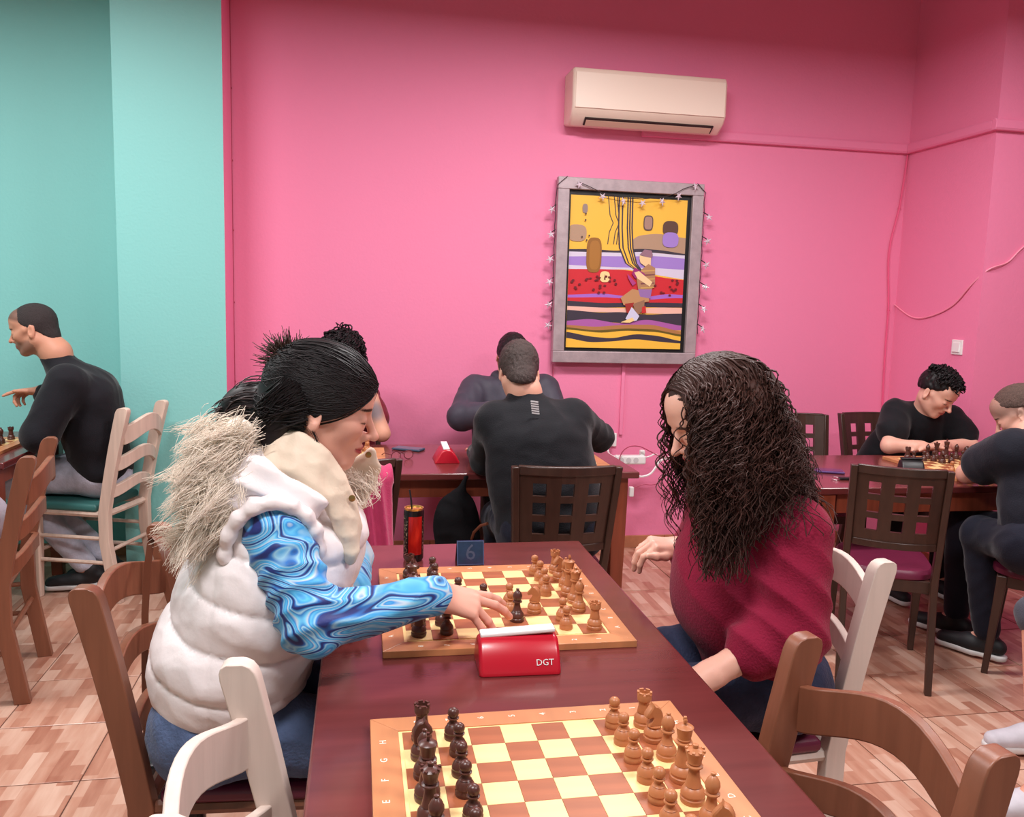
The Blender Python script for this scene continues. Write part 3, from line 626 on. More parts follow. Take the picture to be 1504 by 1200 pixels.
band([(0, .865), (.25, .885), (.5, .865), (.75, .865), (1, .90)], [(0, .88), (.3, .90), (.5, .88), (.8, .885), (1, .915)], OLV)
band([(0, .88), (.3, .90), (.5, .88), (.8, .885), (1, .915)], [(0, 1), (1, 1)], YEL)
band([(0, .895), (.2, .925), (.4, .935), (.6, .90), (.8, .91), (1, .945)], [(0, .935), (.2, .965), (.4, .955), (.6, .935), (.8, .95), (1, .96)], NAVY)
# hanging rounded shapes and the streams of lines from the top
for u0, (dx, cl) in zip([.31, .335, .36, .385, .405, .425], [(0, NAVY), (0, YEL), (0, NAVY), (0, NAVY), (0, NAVY), (0, YEL)]):
    P = [(u0, 0), (u0+.02, .12), (u0+.05, .17), (u0+.02, .23), (u0+.01, .31)]; shape([(a, v) for a, v in P]+[(a+.007, v) for a, v in P[::-1]], cl)
st_ = lambda o: [(.40+o, 0), (.405+o, .2), (.42+o, .33), (.48+o*.8, .43), (.58+o*.4, .48)]
shape(st_(0)+[(a, v) for a, v in st_(.12)[::-1]], YEL)
for o in (0, .03, .075, .095, .115): shape(st_(o)+[(a+.012, v) for a, v in st_(o)[::-1]], NAVY)
blob(.06, .245, .08, .055, TAN); blob(.21, .385, .065, .115, ORG, e=.6); blob(.215, .385, .045, .095, (168, 112, 44), e=.6)
blob(.12, .085, .022, .030, (150, 128, 120)); blob(.665, .16, .042, .05, (90, 70, 66), e=.6); blob(.665, .16, .034, .042, (166, 130, 116), e=.6)
blob(.86, .19, .068, .05, (92, 62, 50)); blob(.865, .265, .07, .05, LIL)
blob(.31, .525, .042, .036, (246, 214, 150)); shape([(.302, .545), (.31, .505), (.318, .545)], (100, 60, 40))
for k in range(46):
    u = random.uniform(.03, .97); v = random.uniform(.52, .635)
    if .42 < u < .72: continue
    blob(u, v, .012, .005+.004*random.random(), (110, 18, 30), 7)
# reading figure
shape([(.60, .37), (.64, .335), (.70, .34), (.715, .37), (.70, .40), (.66, .385)], (150, 110, 126))
shape([(.60, .375), (.66, .385), (.70, .39), (.70, .44), (.66, .45), (.61, .425), (.60, .40)], (238, 200, 150))
shape([(.68, .43), (.74, .455), (.745, .56), (.70, .63), (.60, .60), (.58, .52), (.62, .47)], (176, 128, 92))
for k in range(5): shape([(.62, .475+k*.028), (.74, .468+k*.028), (.74, .475+k*.028), (.62, .484+k*.028)], (120, 64, 70) if k % 2 else (204, 160, 90))
shape([(.54, .50), (.56, .455), (.65, .495), (.66, .52), (.57, .53)], (156, 36, 112)); shape([(.50, .50), (.58, .56), (.55, .58), (.51, .53)], (176, 60, 130))
shape([(.56, .49), (.60, .48), (.72, .55), (.70, .58), (.59, .53)], (240, 206, 156))
shape([(.45, .66), (.55, .60), (.70, .62), (.70, .68), (.58, .70), (.48, .71)], (190, 140, 96)); shape([(.60, .60), (.72, .60), (.71, .66), (.62, .65)], (150, 110, 170))
shape([(.49, .70), (.57, .69), (.55, .77), (.51, .76)], (160, 40, 34)); shape([(.56, .70), (.66, .67), (.66, .73), (.60, .78)], (150, 110, 84))
shape([(.50, .80), (.55, .72), (.62, .78), (.60, .81), (.54, .82)], (208, 206, 232)); shape([(.46, .825), (.56, .79), (.58, .81), (.54, .826)], (244, 208, 140))
shape([(.64, .72), (.67, .71), (.68, .755), (.64, .76)], (200, 40, 40))
for (u, v) in ((.125, .12), (.125, .16), (.10, .27), (.14, .29), (.16, .26)): blob(u, v, .007, .006, (70, 44, 40), 8)
me = bpy.data.meshes.new('canvas'); me.from_pydata(pv, [], pf); me.materials.append(M_PAINT)
a = me.color_attributes.new('Col', 'FLOAT_COLOR', 'POINT')
for i, cc in enumerate(pc): a.data[i].color = (*cc, 1)
link(bpy.data.objects.new('canvas', me), r).location = (-.006, -.006, -.004)
b = MB(); b.box((-.006, .004, PH/2-.004), (CW_, .008, CH_)); b.build('canvas_edge', mat('canvas_cloth', srgb(232, 200, 130), .7), r)

# string of star lights round the frame
r = empty('star_light_string', (PXc, YW-.075, PZ0), 0, 'string of small clear star lights hung round the painting', 'string lights')
M_WIRE = mat('dark_wire', srgb(52, 40, 46), .5); M_STAR = mat('clear_star', srgb(232, 214, 226), .12, alpha=.85)
hw_ = PWd/2
top_pts = [(-hw_+.12, PH-.03), (-hw_+.19, PH-.055), (-hw_+.26, PH-.085), (-hw_+.385, PH-.105), (-hw_+.50, PH-.105), (-hw_+.62, PH-.09), (-hw_+.70, PH-.065), (-hw_+.75, PH-.035), (-hw_+.82, PH-.01)]
b = MB(); b.tube([(x, -.006, z) for x, z in top_pts], .0022, 6); b.build('wire', M_WIRE, r, smooth=True)
lz = [PH-.19, PH-.33, PH-.47, PH-.60, PH-.73, PH-.85]
for s in (-1, 1):
    b = MB(); xs_ = s*(hw_+.006); b.tube([(s*(hw_-.05), -.004, PH+.0), (xs_, .0, PH-.05)]+[(xs_+s*.006*(k % 2), .02, PH-.1-k*.06) for k in range(14)], .0022, 6); b.build('wire', M_WIRE, r, smooth=True)
def star_mesh():
    b = MB(); q = []
    for k in range(10):
        a = PI/2+k*PI/5; rr = .025 if k % 2 == 0 else .009; q.append((rr*math.cos(a), rr*math.sin(a)))
    b.loft([[(u*k_, y, v*k_) for u, v in q] for y, k_ in ((-.006, .3), (-.002, 1), (.002, 1), (.006, .3))]); o = b.build('star', M_STAR); me = o.data; bpy.data.objects.remove(o); return me
sm_ = star_mesh()
spots = [(-hw_+.12, -.012, PH-.045), (-hw_+.26, -.012, PH-.105), (-hw_+.385, -.012, PH-.125), (-hw_+.50, -.012, PH-.13), (-hw_+.62, -.012, PH-.115), (-hw_+.72, -.012, PH-.08), (-hw_+.82, -.012, PH-.02)]
spots += [(-hw_-.035, .0, z) for z in lz]+[(hw_+.035, .0, z) for z in lz]
for x, y, z in spots:
    o = bpy.data.objects.new('star', sm_); link(o, r); o.location = (x, y, z); o.rotation_euler = (random.uniform(-.5, .5), random.uniform(-.6, .6), random.uniform(-.5, .5))
    if abs(x) > hw_:
        bb = MB(); sx = math.copysign(1, x); bb.tube([(sx*(hw_+.006), .02, z+.03), (x, .005, z+.01)], .003, 6); bb.build('socket', M_WIRE, r)

# ------------------------------------------------------------------ cables, sockets, switch
M_PINKCABLE = mat('pink_cable', srgb(238, 96, 140), .5); M_DKPINK = mat('dusky_cable', srgb(176, 62, 92), .5); M_WCABLE = mat('white_cable', srgb(240, 234, 234), .4)
def cable(name, pts, rad, mt, label, clips=None):
    b = MB(); P = [Vector(p) for p in pts]
    if len(P) > 2:      # smooth
        Q = []
        for i in range(len(P)-1):
            p0, p1, p2, p3 = P[max(i-1, 0)], P[i], P[i+1], P[min(i+2, len(P)-1)]
            for k in range(6):
                t = k/6; Q.append(.5*((2*p1)+(p2-p0)*t+(2*p0-5*p1+4*p2-p3)*t*t+(3*p1-p0-3*p2+p3)*t**3))
        P = Q+[P[-1]]
    b.tube(P, rad, 6)
    if clips:
        r = empty(name, pts[0], 0, label, 'cable'); b.v = [tuple(Vector(v)-Vector(pts[0])) for v in b.v]
        b.build('cord', mt, r, smooth=True)
        for c in clips:
            bb = MB(); bb.box(Vector(c)-Vector(pts[0]), (.016, .008, .009)); bb.build('clip', mt, r, bevel=.001)
    else: tag(b.build(name, mt, smooth=True), label, 'cable')
cx = U(341, 300, YW).x
cable('wall_cable', [(cx, YW-.006, z) for z in (3.68, 3.0, 2.2, 1.4, .7, .1)], .005, M_DKPINK, 'pink cable clipped down the wall beside the mint pillar', [(cx, YW-.006, U(341, v, YW).z) for v in (130, 236, 338, 444, 560)])
p = U(915, 545, YW).x
b = MB(); b.box((p, YW-.008, (1.16+.72)/2), (.022, .016, .46)); tag(b.build('cable_duct', M_PINK, bevel=.003), 'pink cable duct running down from the painting', 'cable duct')
cable('wall_cable', [U(812, 535, YW-.01), U(813, 580, YW-.006), U(818, 620, YW-.006), U(820, 700, YW-.006)], .0025, M_DKPINK, 'thin dark pink wire hanging from the corner of the painting')
cable('wall_cable', [(XR-.012, YW-.012, 2.47)]+[U(u, v, YW-.012) for u, v in ((1322, 300), (1306, 370), (1305, 450), (1300, 520), (1296, 600), (1294, 700))], .005, M_PINKCABLE, 'pink cable hanging in the corner from the moulding', [U(1321, 306, YW-.012), U(1305, 456, YW-.012)])
def UX(px, py, X):
    d = RT*((px-752)/FPX) + UP*((600-py)/FPX) + FW; return Vector((0, 0, CAMH))+d*(X/d.x)
cable('wall_cable', [UX(1312, 446, XR-.006), UX(1340, 466, XR-.006), UX(1368, 464, XR-.006), UX(1400, 448, XR-.006), UX(1425, 420, XR-.006), U(1452, 396, YR-.006), U(1480, 385, YR-.006), U(1504, 362, YR-.006), U(1560, 322, YR-.006), U(1680, 262, YR-.006), U(1800, 215, YR-.006)], .005, mat('pale_pink_cable', srgb(246, 150, 176), .5), 'pale cable sagging across the corner block')
p = UX(1407, 510, XR)
r = empty('light_switch', (XR, p.y, p.z), 0, 'white square light switch on the pink wall', 'light switch')
b = MB(); b.box((-.005, 0, 0), (.01, .085, .085)); b.build('plate', M_WHITE, r, bevel=.003)
b = MB(); b.box((-.012, 0, 0), (.008, .056, .056), Matrix.Rotation(.08, 3, 'Y')); b.build('rocker', M_WHITE, r, bevel=.002)
p = U(900, 648, YW)
r = empty('wall_socket', (p.x-.02, YW, p.z+.01), 0, 'white wall socket with a plug beside the wall table', 'socket')
b = MB(); b.box((0, -.006, 0), (.082, .012, .082)); b.build('plate', M_WHITE, r, bevel=.003)
b = MB(); b.box((-.01, -.03, -.005), (.04, .045, .04)); b.build('plug', M_WHITE, r, bevel=.008)
p = U(925, 672, 4.30)
r = empty('power_strip', U(925, 675, 4.66), 0, 'white power strip hanging beside the wall table', 'power strip')
b = MB(); b.box((0, 0, 0), (.19, .05, .055)); b.build('body', M_WHITE, r, bevel=.012, seg=3)
b = MB(); b.box((.075, 0, .04), (.03, .03, .035)); b.build('plug', M_WHITE, r, bevel=.006)
for k in range(3):
    b = MB(); b.lathe([(0, 0), (.016, 0), (.016, .001), (0, .001)], 14); o = b.build('outlet', mat('grey_outlet', srgb(205, 200, 202), .5), r); o.location = (-.06+k*.045, -.0255, .0); o.rotation_euler = (PI/2, 0, 0)
YC = 4.66
cable('power_cable', [U(u, v, YC) for u, v in ((943, 673), (955, 670), (962, 667), (972, 671), (1000, 672), (1060, 676), (1100, 700))], .005, M_WCABLE, 'white cable running from the power strip along the wall')
cable('power_cable', [U(u, v, YC-.03) for u, v in ((930, 697), (942, 700), (955, 696), (964, 685), (970, 677), (985, 674), (1040, 690))], .007, M_WCABLE, 'thick white looped cable under the power strip')
cable('power_cable', [U(u, v, YC-.04) for u, v in ((908, 680), (914, 664), (925, 656), (940, 656), (955, 663), (970, 670), (990, 672))], .003, M_DKPINK, 'thin pink lead looping over the power strip')
cable('power_cable', [U(u, v, YC-.02) for u, v in ((930, 717), (945, 712), (958, 712), (970, 708), (975, 695), (975, 682))], .0025, M_DKPINK, 'thin dark lead hanging to the white adapter')
b = MB(); q = U(927, 722, YC-.02); b.box(q, (.028, .03, .06)); tag(b.build('power_adapter', M_WHITE, bevel=.006), 'small white power adapter hanging by the table leg', 'adapter')
cable('power_cable', [U(891, 648, YW-.05), U(893, 662, YW-.06), U(896, 668, YC), U(905, 672, YC)], .006, M_WCABLE, 'white lead from the wall socket to the power strip')
# ------------------------------------------------------------------ implicit surfaces for bodies and clothes
def A3(p): return np.array([p[0], p[1], p[2]], float)
def unit(v): v = A3(v); return v/np.linalg.norm(v)
def cap(a, b, ra, rb, k=.02, op='+', flat=None):
    a = A3(a); b = A3(b); R = max(ra, rb)
    fl = None
    if flat is not None: fl = (unit(flat[0]), flat[1])
    ext = R/(min(1, fl[1]) if fl else 1)
    ab = b-a; L2 = max(ab@ab, 1e-12)
    def fn(X, Y, Z):
        dx, dy, dz = X-a[0], Y-a[1], Z-a[2]
        t = np.clip((dx*ab[0]+dy*ab[1]+dz*ab[2])/L2, 0, 1)
        qx, qy, qz = dx-t*ab[0], dy-t*ab[1], dz-t*ab[2]
        if fl:
            n, f = fl; s = (qx*n[0]+qy*n[1]+qz*n[2])*(1-f); qx = qx-s*n[0]; qy = qy-s*n[1]; qz = qz-s*n[2]
        return np.sqrt(qx*qx+qy*qy+qz*qz)-(ra+t*(rb-ra))
    return dict(fn=fn, lo=np.minimum(a, b)-ext, hi=np.maximum(a, b)+ext, k=k, op=op)
def ell(c, rad, k=.02, op='+', R=None):
    c = A3(c); rad = np.array(rad, float); Rm = np.eye(3) if R is None else np.array(R, float)   # columns of R = local axes
    ext = np.abs(Rm) @ rad
    def fn(X, Y, Z):
        dx, dy, dz = X-c[0], Y-c[1], Z-c[2]
        l = [(dx*Rm[0, i]+dy*Rm[1, i]+dz*Rm[2, i]) for i in range(3)]
        k0 = np.sqrt((l[0]/rad[0])**2+(l[1]/rad[1])**2+(l[2]/rad[2])**2); k1 = np.sqrt((l[0]/rad[0]**2)**2+(l[1]/rad[1]**2)**2+(l[2]/rad[2]**2)**2)+1e-9
        return k0*(k0-1)/k1
    return dict(fn=fn, lo=c-ext, hi=c+ext, k=k, op=op)
def half(p, n, k=.01):      # remove everything on the +n side of a plane
    p = A3(p); n = unit(n)
    return dict(fn=lambda X, Y, Z: (X-p[0])*n[0]+(Y-p[1])*n[1]+(Z-p[2])*n[2], lo=np.full(3, -99.), hi=np.full(3, 99.), k=k, op='&')
def sdf_mesh(prims, h, fine=()):
    us = [p for p in prims if p['op'] == '+']
    lo = np.min([p['lo'] for p in us], 0)-3*h; hi = np.max([p['hi'] for p in us], 0)+3*h
    ax = []
    for d in range(3):
        v = lo[d]; A = [v]
        while v < hi[d]:
            s = h
            for (fl, fh, hf) in fine:
                if fl[d]-hf < v < fh[d]: s = min(s, hf)
            v += s; A.append(v)
        ax.append(np.array(A, np.float32))
    F = np.full([len(a) for a in ax], .5, np.float32)
    for p in prims:
        m_ = p['k']*1.3+3*h; sl = []
        for d in range(3):
            i0 = np.searchsorted(ax[d], p['lo'][d]-m_); i1 = np.searchsorted(ax[d], p['hi'][d]+m_); sl.append(slice(max(i0-1, 0), i1+1))
        G = F[tuple(sl)]
        if G.size == 0: continue
        d_ = p['fn'](ax[0][sl[0]][:, None, None], ax[1][sl[1]][None, :, None], ax[2][sl[2]][None, None, :]).astype(np.float32)
        k = p['k']
        if p['op'] == '+': a_, b_ = G, d_; hh = np.maximum(k-np.abs(a_-b_), 0)/k; G[...] = np.minimum(a_, b_)-hh*hh*k*.25
        else:
            b_ = -d_ if p['op'] == '-' else d_
            hh = np.maximum(k-np.abs(G-b_), 0)/k; G[...] = np.maximum(G, b_)+hh*hh*k*.25
    S = F < 0
    cnt = np.zeros([n-1 for n in S.shape], np.int8); corners = [(i, j, k) for i in (0, 1) for j in (0, 1) for k in (0, 1)]
    n0, n1, n2 = cnt.shape
    for i, j, k in corners: cnt += S[i:i+n0, j:j+n1, k:k+n2]
    act = (cnt > 0) & (cnt < 8); I, J, K = np.nonzero(act); N = len(I)
    idx = np.full(cnt.shape, -1, np.int32); idx[I, J, K] = np.arange(N)
    acc = np.zeros((N, 3)); num = np.zeros(N)
    for c in corners:
        for d in range(3):
            if c[d]: continue
            e = list(c); e[d] = 1
            fa = F[I+c[0], J+c[1], K+c[2]]; fb = F[I+e[0], J+e[1], K+e[2]]; w = (fa < 0) != (fb < 0)
            t = np.where(w, fa/np.where(w, fa-fb, 1), 0)
            P = np.stack([ax[0][I+c[0]], ax[1][J+c[1]], ax[2][K+c[2]]], 1).astype(float); Q = ax[d][(I, J, K)[d]+1]
            P[:, d] += t*(Q-P[:, d]); acc += P*w[:, None]; num += w
    V = acc/np.maximum(num, 1)[:, None]; Fs = []
    for d in range(3):
        o1, o2 = [(1, 2), (2, 0), (0, 1)][d]
        sa = [slice(None)]*3; sb = [slice(None)]*3; sa[d] = slice(0, -1); sb[d] = slice(1, None)
        for o in (o1, o2): sa[o] = slice(1, -1); sb[o] = slice(1, -1)
        a_ = S[tuple(sa)]; b_ = S[tuple(sb)]; ii = np.array(np.nonzero(a_ != b_)); fl = a_[tuple(ii)]
        ii[o1] += 1; ii[o2] += 1
        def cell(u, v): q = ii.copy(); q[o1] -= u; q[o2] -= v; return idx[q[0], q[1], q[2]]
        quad = np.stack([cell(1, 1), cell(0, 1), cell(0, 0), cell(1, 0)], 1); quad[~fl] = quad[~fl][:, ::-1]
        Fs.append(quad)
    Fq = np.concatenate(Fs); Fq = Fq[(Fq >= 0).all(1)]
    return V, Fq
def normals(V, F):
    n = np.cross(V[F[:, 2]]-V[F[:, 0]], V[F[:, 3]]-V[F[:, 1]]); N = np.zeros_like(V)
    for i in range(4): np.add.at(N, F[:, i], n)
    return N/(np.linalg.norm(N, axis=1)[:, None]+1e-12)
def smooth_mesh(V, F, it=1, lam=.5):
    for _ in range(it):
        S = np.zeros_like(V); C = np.zeros(len(V))
        for i in range(4):
            for j in ((i+1) % 4, (i-1) % 4): np.add.at(S, F[:, i], V[F[:, j]]); np.add.at(C, F[:, i], 1)
        V = V+lam*(S/np.maximum(C, 1)[:, None]-V)
    return V
def wav(P, f, seed, n=6):
    r_ = np.random.default_rng(seed); s = 0
    for _ in range(n):
        d = r_.normal(size=3); d /= np.linalg.norm(d); s = s+np.sin((P @ d)*f*r_.uniform(.6, 1.5)+r_.uniform(0, 6))
    return s/n
def cloth(name, prims, h, mt, parent, folds=.004, ff=38, seed=1, dispf=None, fine=(), sm=1):
    V, F = sdf_mesh(prims, h, fine); V = smooth_mesh(V, F, sm)
    N = normals(V, F)
    if folds:
        w = wav(V, ff, seed)+.5*wav(V, ff*2.1, seed+9); V = V+N*(folds*(1-2*np.abs(w)))[:, None]
    if dispf is not None: V = V+N*dispf(V, N)[:, None]
    o = mesh_np(name, V-A3(parent.location), F, mt, parent); return o

# ---- head, in a local frame: x forward, y left, z up, origin between the eyes' level and the head's middle
def frame(fwd, up=(0, 0, 1), roll=0):
    f = unit(fwd); l = np.cross(up, f); l /= np.linalg.norm(l); u = np.cross(f, l)
    if roll: l, u = math.cos(roll)*l+math.sin(roll)*u, -math.sin(roll)*l+math.cos(roll)*u
    return np.stack([f, l, u], 1)
def head_prims(c, R, s=1., fem=False, ears=(1, -1)):
    c = A3(c); T = lambda *p: c+R @ (np.array(p)*s)
    P = []
    def E(p, r, k, op='+', RR=None): P.append(ell(T(*p), np.array(r)*s, k*s, op, R if RR is None else R @ RR))
    def C(p, q, a, b, k, op='+'): P.append(cap(T(*p), T(*q), a*s, b*s, k*s, op))
    E((-.010, 0, .030), (.097, .074, .084), .02)
    E((.028, 0, -.040), (.058, .056, .068), .035)
    jw = .046 if fem else .052
    for y in (1, -1):
        C((-.008, y*jw, -.055), (.062, y*.016, -.098), .018, .014, .03)
        E((.052, y*.036, -.028), (.026, .022, .022), .025)
        C((.020, y*.062, .000), (.060, y*.045, -.016), .012, .012, .02)
    E((.072, 0, -.098), (.016, .017, .014), .02)
    E((.046, 0, .050), (.046, .056, .048), .03)
    C((.078, .026, .020), (.078, -.026, .020), .012, .012, .02)
    for y in (1, -1):
        E((.104, y*.032, -.002), (.019, .019, .014), .014, '-')
        E((.0760, y*.032, -.003), (.0148, .0165, .0142), .004)
    for y in (1, -1): E((.079, y*.017, -.014), (.012, .010, .017), .010); E((.074, y*.032, -.024), (.012, .018, .012), .012)
    C((.086, 0, .012), (.112, 0, -.030), .0066, .0092, .011)
    E((.1145, 0, -.035), (.0110, .0098, .0090), .007)
    for y in (1, -1): E((.097, y*.012, -.038), (.0105, .0075, .0080), .006); E((.101, y*.0065, -.0445), (.005, .0032, .003), .002, '-')
    E((.080, 0, -.064), (.016, .024, .018), .02)
    E((.093, 0, -.0610), (.0085, .019, .0048), .005); E((.091, 0, -.0715), (.0090, .017, .0058), .005)
    for y in (1, -1): C((.102, 0, -.0663), (.084, y*.024, -.0645), .0018, .0012, .002, '-')
    for y in ears:
        tw = np.array(Matrix.Rotation(y*.30, 3, 'Z') @ Matrix.Rotation(-.18, 3, 'Y'))
        E((-.012, y*.078, -.012), (.017, .0065, .031), .006, '+', tw); E((-.008, y*.0845, -.008), (.009, .005, .019), .004, '-', tw)
        E((-.006, y*.076, -.036), (.010, .006, .010), .006)
    return P
SKIN = np.array(srgb(226, 172, 150)[:3])
def head_color(V, c, R, s, base, lips, brow, beard=None, lash=(.03, .015, .012), top=None):
    L = (V-A3(c)) @ R/s; col = np.tile(np.array(base), (len(V), 1)); x, y, z = L[:, 0], L[:, 1], L[:, 2]; ay = np.abs(y)
    hd = (np.abs(L) < .16).all(1)
    def mix(w, cc): nonlocal col; w = np.clip(w, 0, 1)[:, None]; col = col*(1-w)+np.array(cc)*w
    ck = np.exp(-(((x-.07)/.03)**2+((ay-.038)/.022)**2+((z+.030)/.022)**2)); mix(hd*ck*.35, np.array(base)*np.array([1.0, .72, .70]))
    mix(hd*np.exp(-(((z+.036)/.012)**2+(ay/.014)**2))*(x > .095)*.3, np.array(base)*np.array([1, .72, .70]))
    if beard is not None: mix(hd*(x > .0)*np.clip((-.042-z)/.012, 0, 1)*np.clip((.12+z)/.02, 0, 1)*(ay < .07)*beard[3], beard[:3])
    mix(hd*(x > .078)*(1.3-((z+.0663)/.0088)**2-(ay/.0245)**2)*2.2, lips)
    bw = hd*(x > .05)*(1-(((z-.0195+.10*np.maximum(ay-.035, 0))/.0042)**2)-((ay-.031)/.020)**4)*2; mix(bw*.9, brow)
    mix(hd*(x > .058)*(1-((z+.0085-.04*np.abs(ay-.033))/.0021)**2-((ay-.033)/.0175)**2)*2.5, lash)
    if top is not None: mix(hd*np.clip(top[0](x, ay, z), 0, 1)*top[2], top[1])
    return col
def hand_prims(W, fx, bz, side=1, s=1., curl=None, splay=(.12, .03, -.06, -.16), thumb=(.7, -.25, .3), k=.008):
    """W wrist, fx toward the fingers, bz out of the back of the hand; side +1 right hand. curl: 4 x (knuckle, middle, end)"""
    W = A3(W); fx = unit(fx); bz = A3(bz); bz = unit(bz-fx*(bz@fx)); ly = side*np.cross(bz, fx); P = []
    curl = curl or [(.35, .45, .25)]*4
    yy = (.027, .009, -.010, -.027); L0 = (.086, .090, .085, .077); LL = ((.040, .025, .021), (.045, .028, .022), (.041, .026, .021), (.032, .020, .019)); rr = (.0088, .0090, .0086, .0076)
    P.append(cap(W-fx*.03*s, W+fx*.012*s, .026*s, .025*s, .02, flat=(ly, .82)))
    tips = []
    for f in range(4):
        kn = W+(fx*L0[f]+ly*yy[f]-bz*(.004*abs(f-1.3)))*s
        P.append(cap(W+(fx*.012+ly*yy[f]*.62)*s, kn, .0150*s, (.0105)*s, .014))
        d = math.cos(splay[f])*fx+math.sin(splay[f])*ly; a = 0; p = kn
        for g in range(3):
            a += curl[f][g]; v = math.cos(a)*d-math.sin(a)*bz; q = p+v*LL[f][g]*s
            P.append(cap(p, q, rr[f]*s*(1.06, .98, .92)[g], rr[f]*s*(.98, .92, .78)[g], .0035)); p = q
        tips.append(p)
    p = W+(fx*.022+ly*.020-bz*.008)*s; a0, b0, cb = thumb
    P.append(cap(W+(fx*.01+ly*.01-bz*.006)*s, W+(fx*.05+ly*.022-bz*.012)*s, .016*s, .014*s, .014))
    for g, (ln, r0, r1) in enumerate(((.042, .0145, .0115), (.032, .0112, .0102), (.026, .0100, .0080))):
        aa = a0-cb*g; v = math.cos(aa)*fx+math.sin(aa)*ly; v = unit(v+b0*bz*(1 if g == 0 else .9)); q = p+v*ln*s; P.append(cap(p, q, r0*s, r1*s, .006)); p = q
    tips.append(p)
    return P, tips
def strands(name, paths, r0, r1, mt, parent, sides=4, prof=None):
    """paths: array n*m*3"""
    Q = np.asarray(paths, float); n, m_, _ = Q.shape
    T = np.gradient(Q, axis=1); T /= np.linalg.norm(T, axis=2)[..., None]+1e-9
    ref = np.where(np.abs(T[..., 2:3]) < .9, np.array([0, 0, 1.]), np.array([1., 0, 0])); a = np.cross(T, ref); a /= np.linalg.norm(a, axis=2)[..., None]+1e-9; b = np.cross(T, a)
    t = np.linspace(0, 1, m_); rad = (r0+(r1-r0)*t) if prof is None else r0*prof(t)
    rad = rad[None, :]*rng.uniform(.7, 1.25, (n, 1)); V = []
    for k in range(sides):
        an = 2*PI*k/sides; V.append(Q+(math.cos(an)*a+math.sin(an)*b)*rad[..., None])
    V = np.stack(V, 2).reshape(-1, 3)        # n,m,s
    base = (np.arange(n)[:, None, None]*m_+np.arange(m_-1)[None, :, None])*sides; k = np.arange(sides)[None, None, :]; k2 = (k+1) % sides
    F = np.stack([base+k, base+k2, base+sides+k2, base+sides+k], -1).reshape(-1, 4)
    return mesh_np(name, V-A3(parent.location), F, mt, parent)
# ------------------------------------------------------------------ people
M_SKIN = mat('skin', SKIN, .48, attr='Col', bump=.03, bscale=300, sss=.12, spec=.4)
def fabric(name, rgb, rough=.85, sheen=.15, bump=.25, bs=220, var=.06, **k): return mat(name, srgb(*rgb), rough, sheen=sheen, bump=bump, bscale=bs, var=var, vscale=30, spec=.25, **k)
M_BLKKNIT = fabric('black_knit', (26, 25, 31)); M_BLKTEE = fabric('black_cotton', (22, 22, 27)); M_NAVYTEE = fabric('navy_cotton', (27, 28, 38)); M_GREYJK = fabric('grey_nylon', (66, 62, 74), .55, .05, .1)
M_BLKPANT = fabric('black_trouser', (18, 17, 21)); M_PALEJEAN = fabric('pale_denim', (196, 198, 214), bump=.3, bs=150, var=.12); M_DKJEAN = fabric('navy_trouser', (24, 26, 40)); M_BLUEJEAN = fabric('blue_denim', (84, 100, 134), bump=.3, bs=150, var=.18)
M_INDIGO = fabric('indigo_denim', (52, 58, 84), bump=.3, bs=150, var=.15)
M_HAIRBLK = mat('black_hair', srgb(24, 18, 20), .5, var=.3, vscale=120, spec=.3)
M_HAIRCROP = mat('cropped_hair', srgb(48, 38, 38), .7, bump=.6, bscale=420, var=.3, vscale=200)
M_HAIRBR = mat('dark_brown_hair', srgb(62, 37, 31), .55, var=.4, vscale=9, spec=.22)
M_SOLE = mat('white_sole', srgb(214, 210, 208), .6); M_SHOEBLK = mat('black_shoe', srgb(24, 24, 28), .6); M_SHOEWHT = mat('pale_shoe', srgb(196, 192, 200), .6, var=.08, vscale=30)

def shoe(ank, d, mt, parent, s=1.):
    a = A3(ank); d = A3(d); d[2] = 0; d = unit(d); l = np.array([-d[1], d[0], 0]); g = np.array([a[0], a[1], 0.]) ; z = a[2]-.085
    P = [cap(g+d*-.045+[0, 0, z+.055], g+d*.06+[0, 0, z+.048], .036, .036, .02), cap(g+d*.05+[0, 0, z+.045], g+d*.175+[0, 0, z+.034], .040, .030, .03, flat=(l, .85)), cap(a-[0, 0, .03], a+[0, 0, .005], .040, .043, .02), half(g+[0, 0, z+.012], (0, 0, -1), .004)]
    o = cloth('shoe', P, .006, mt, parent, 0)
    P = [cap(g+d*-.05+[0, 0, z+.015], g+d*.06+[0, 0, z+.015], .036, .038, .02), cap(g+d*.05+[0, 0, z+.015], g+d*.178+[0, 0, z+.015], .041, .032, .02, flat=(l, .85)), half(g+[0, 0, z+.002], (0, 0, -1), .002), half(g+[0, 0, z+.026], (0, 0, 1), .004)]
    V, F = sdf_mesh(P, .006); so = mesh_np('sole', V-A3(parent.location), F, M_SOLE, o); return o
def hair_cap(H, R, s, mt, parent, grow=(.008, .007, .012), line=((.085, .066), (-.088, -.060)), extra=(), h=.005, rough=.0025, ff=140, name='hair'):
    T = lambda *p: A3(H)+R @ (np.array(p)*s)
    P = [ell(T(-.011, 0, .031), np.array((.097+grow[0], .074+grow[1], .084+grow[2]))*s, .01, '+', R)]+list(extra)
    (x1, z1), (x2, z2) = line; n = np.array((z1-z2, 0, -(x1-x2))); P.append(half(T(x1, 0, z1), R @ n, .012))
    for y in (1, -1): P.append(ell(T(.086, y*.052, .02), np.array((.045, .030, .045))*s, .02, '-', R))
    return cloth(name, P, h, mt, parent, rough, ff, 5)
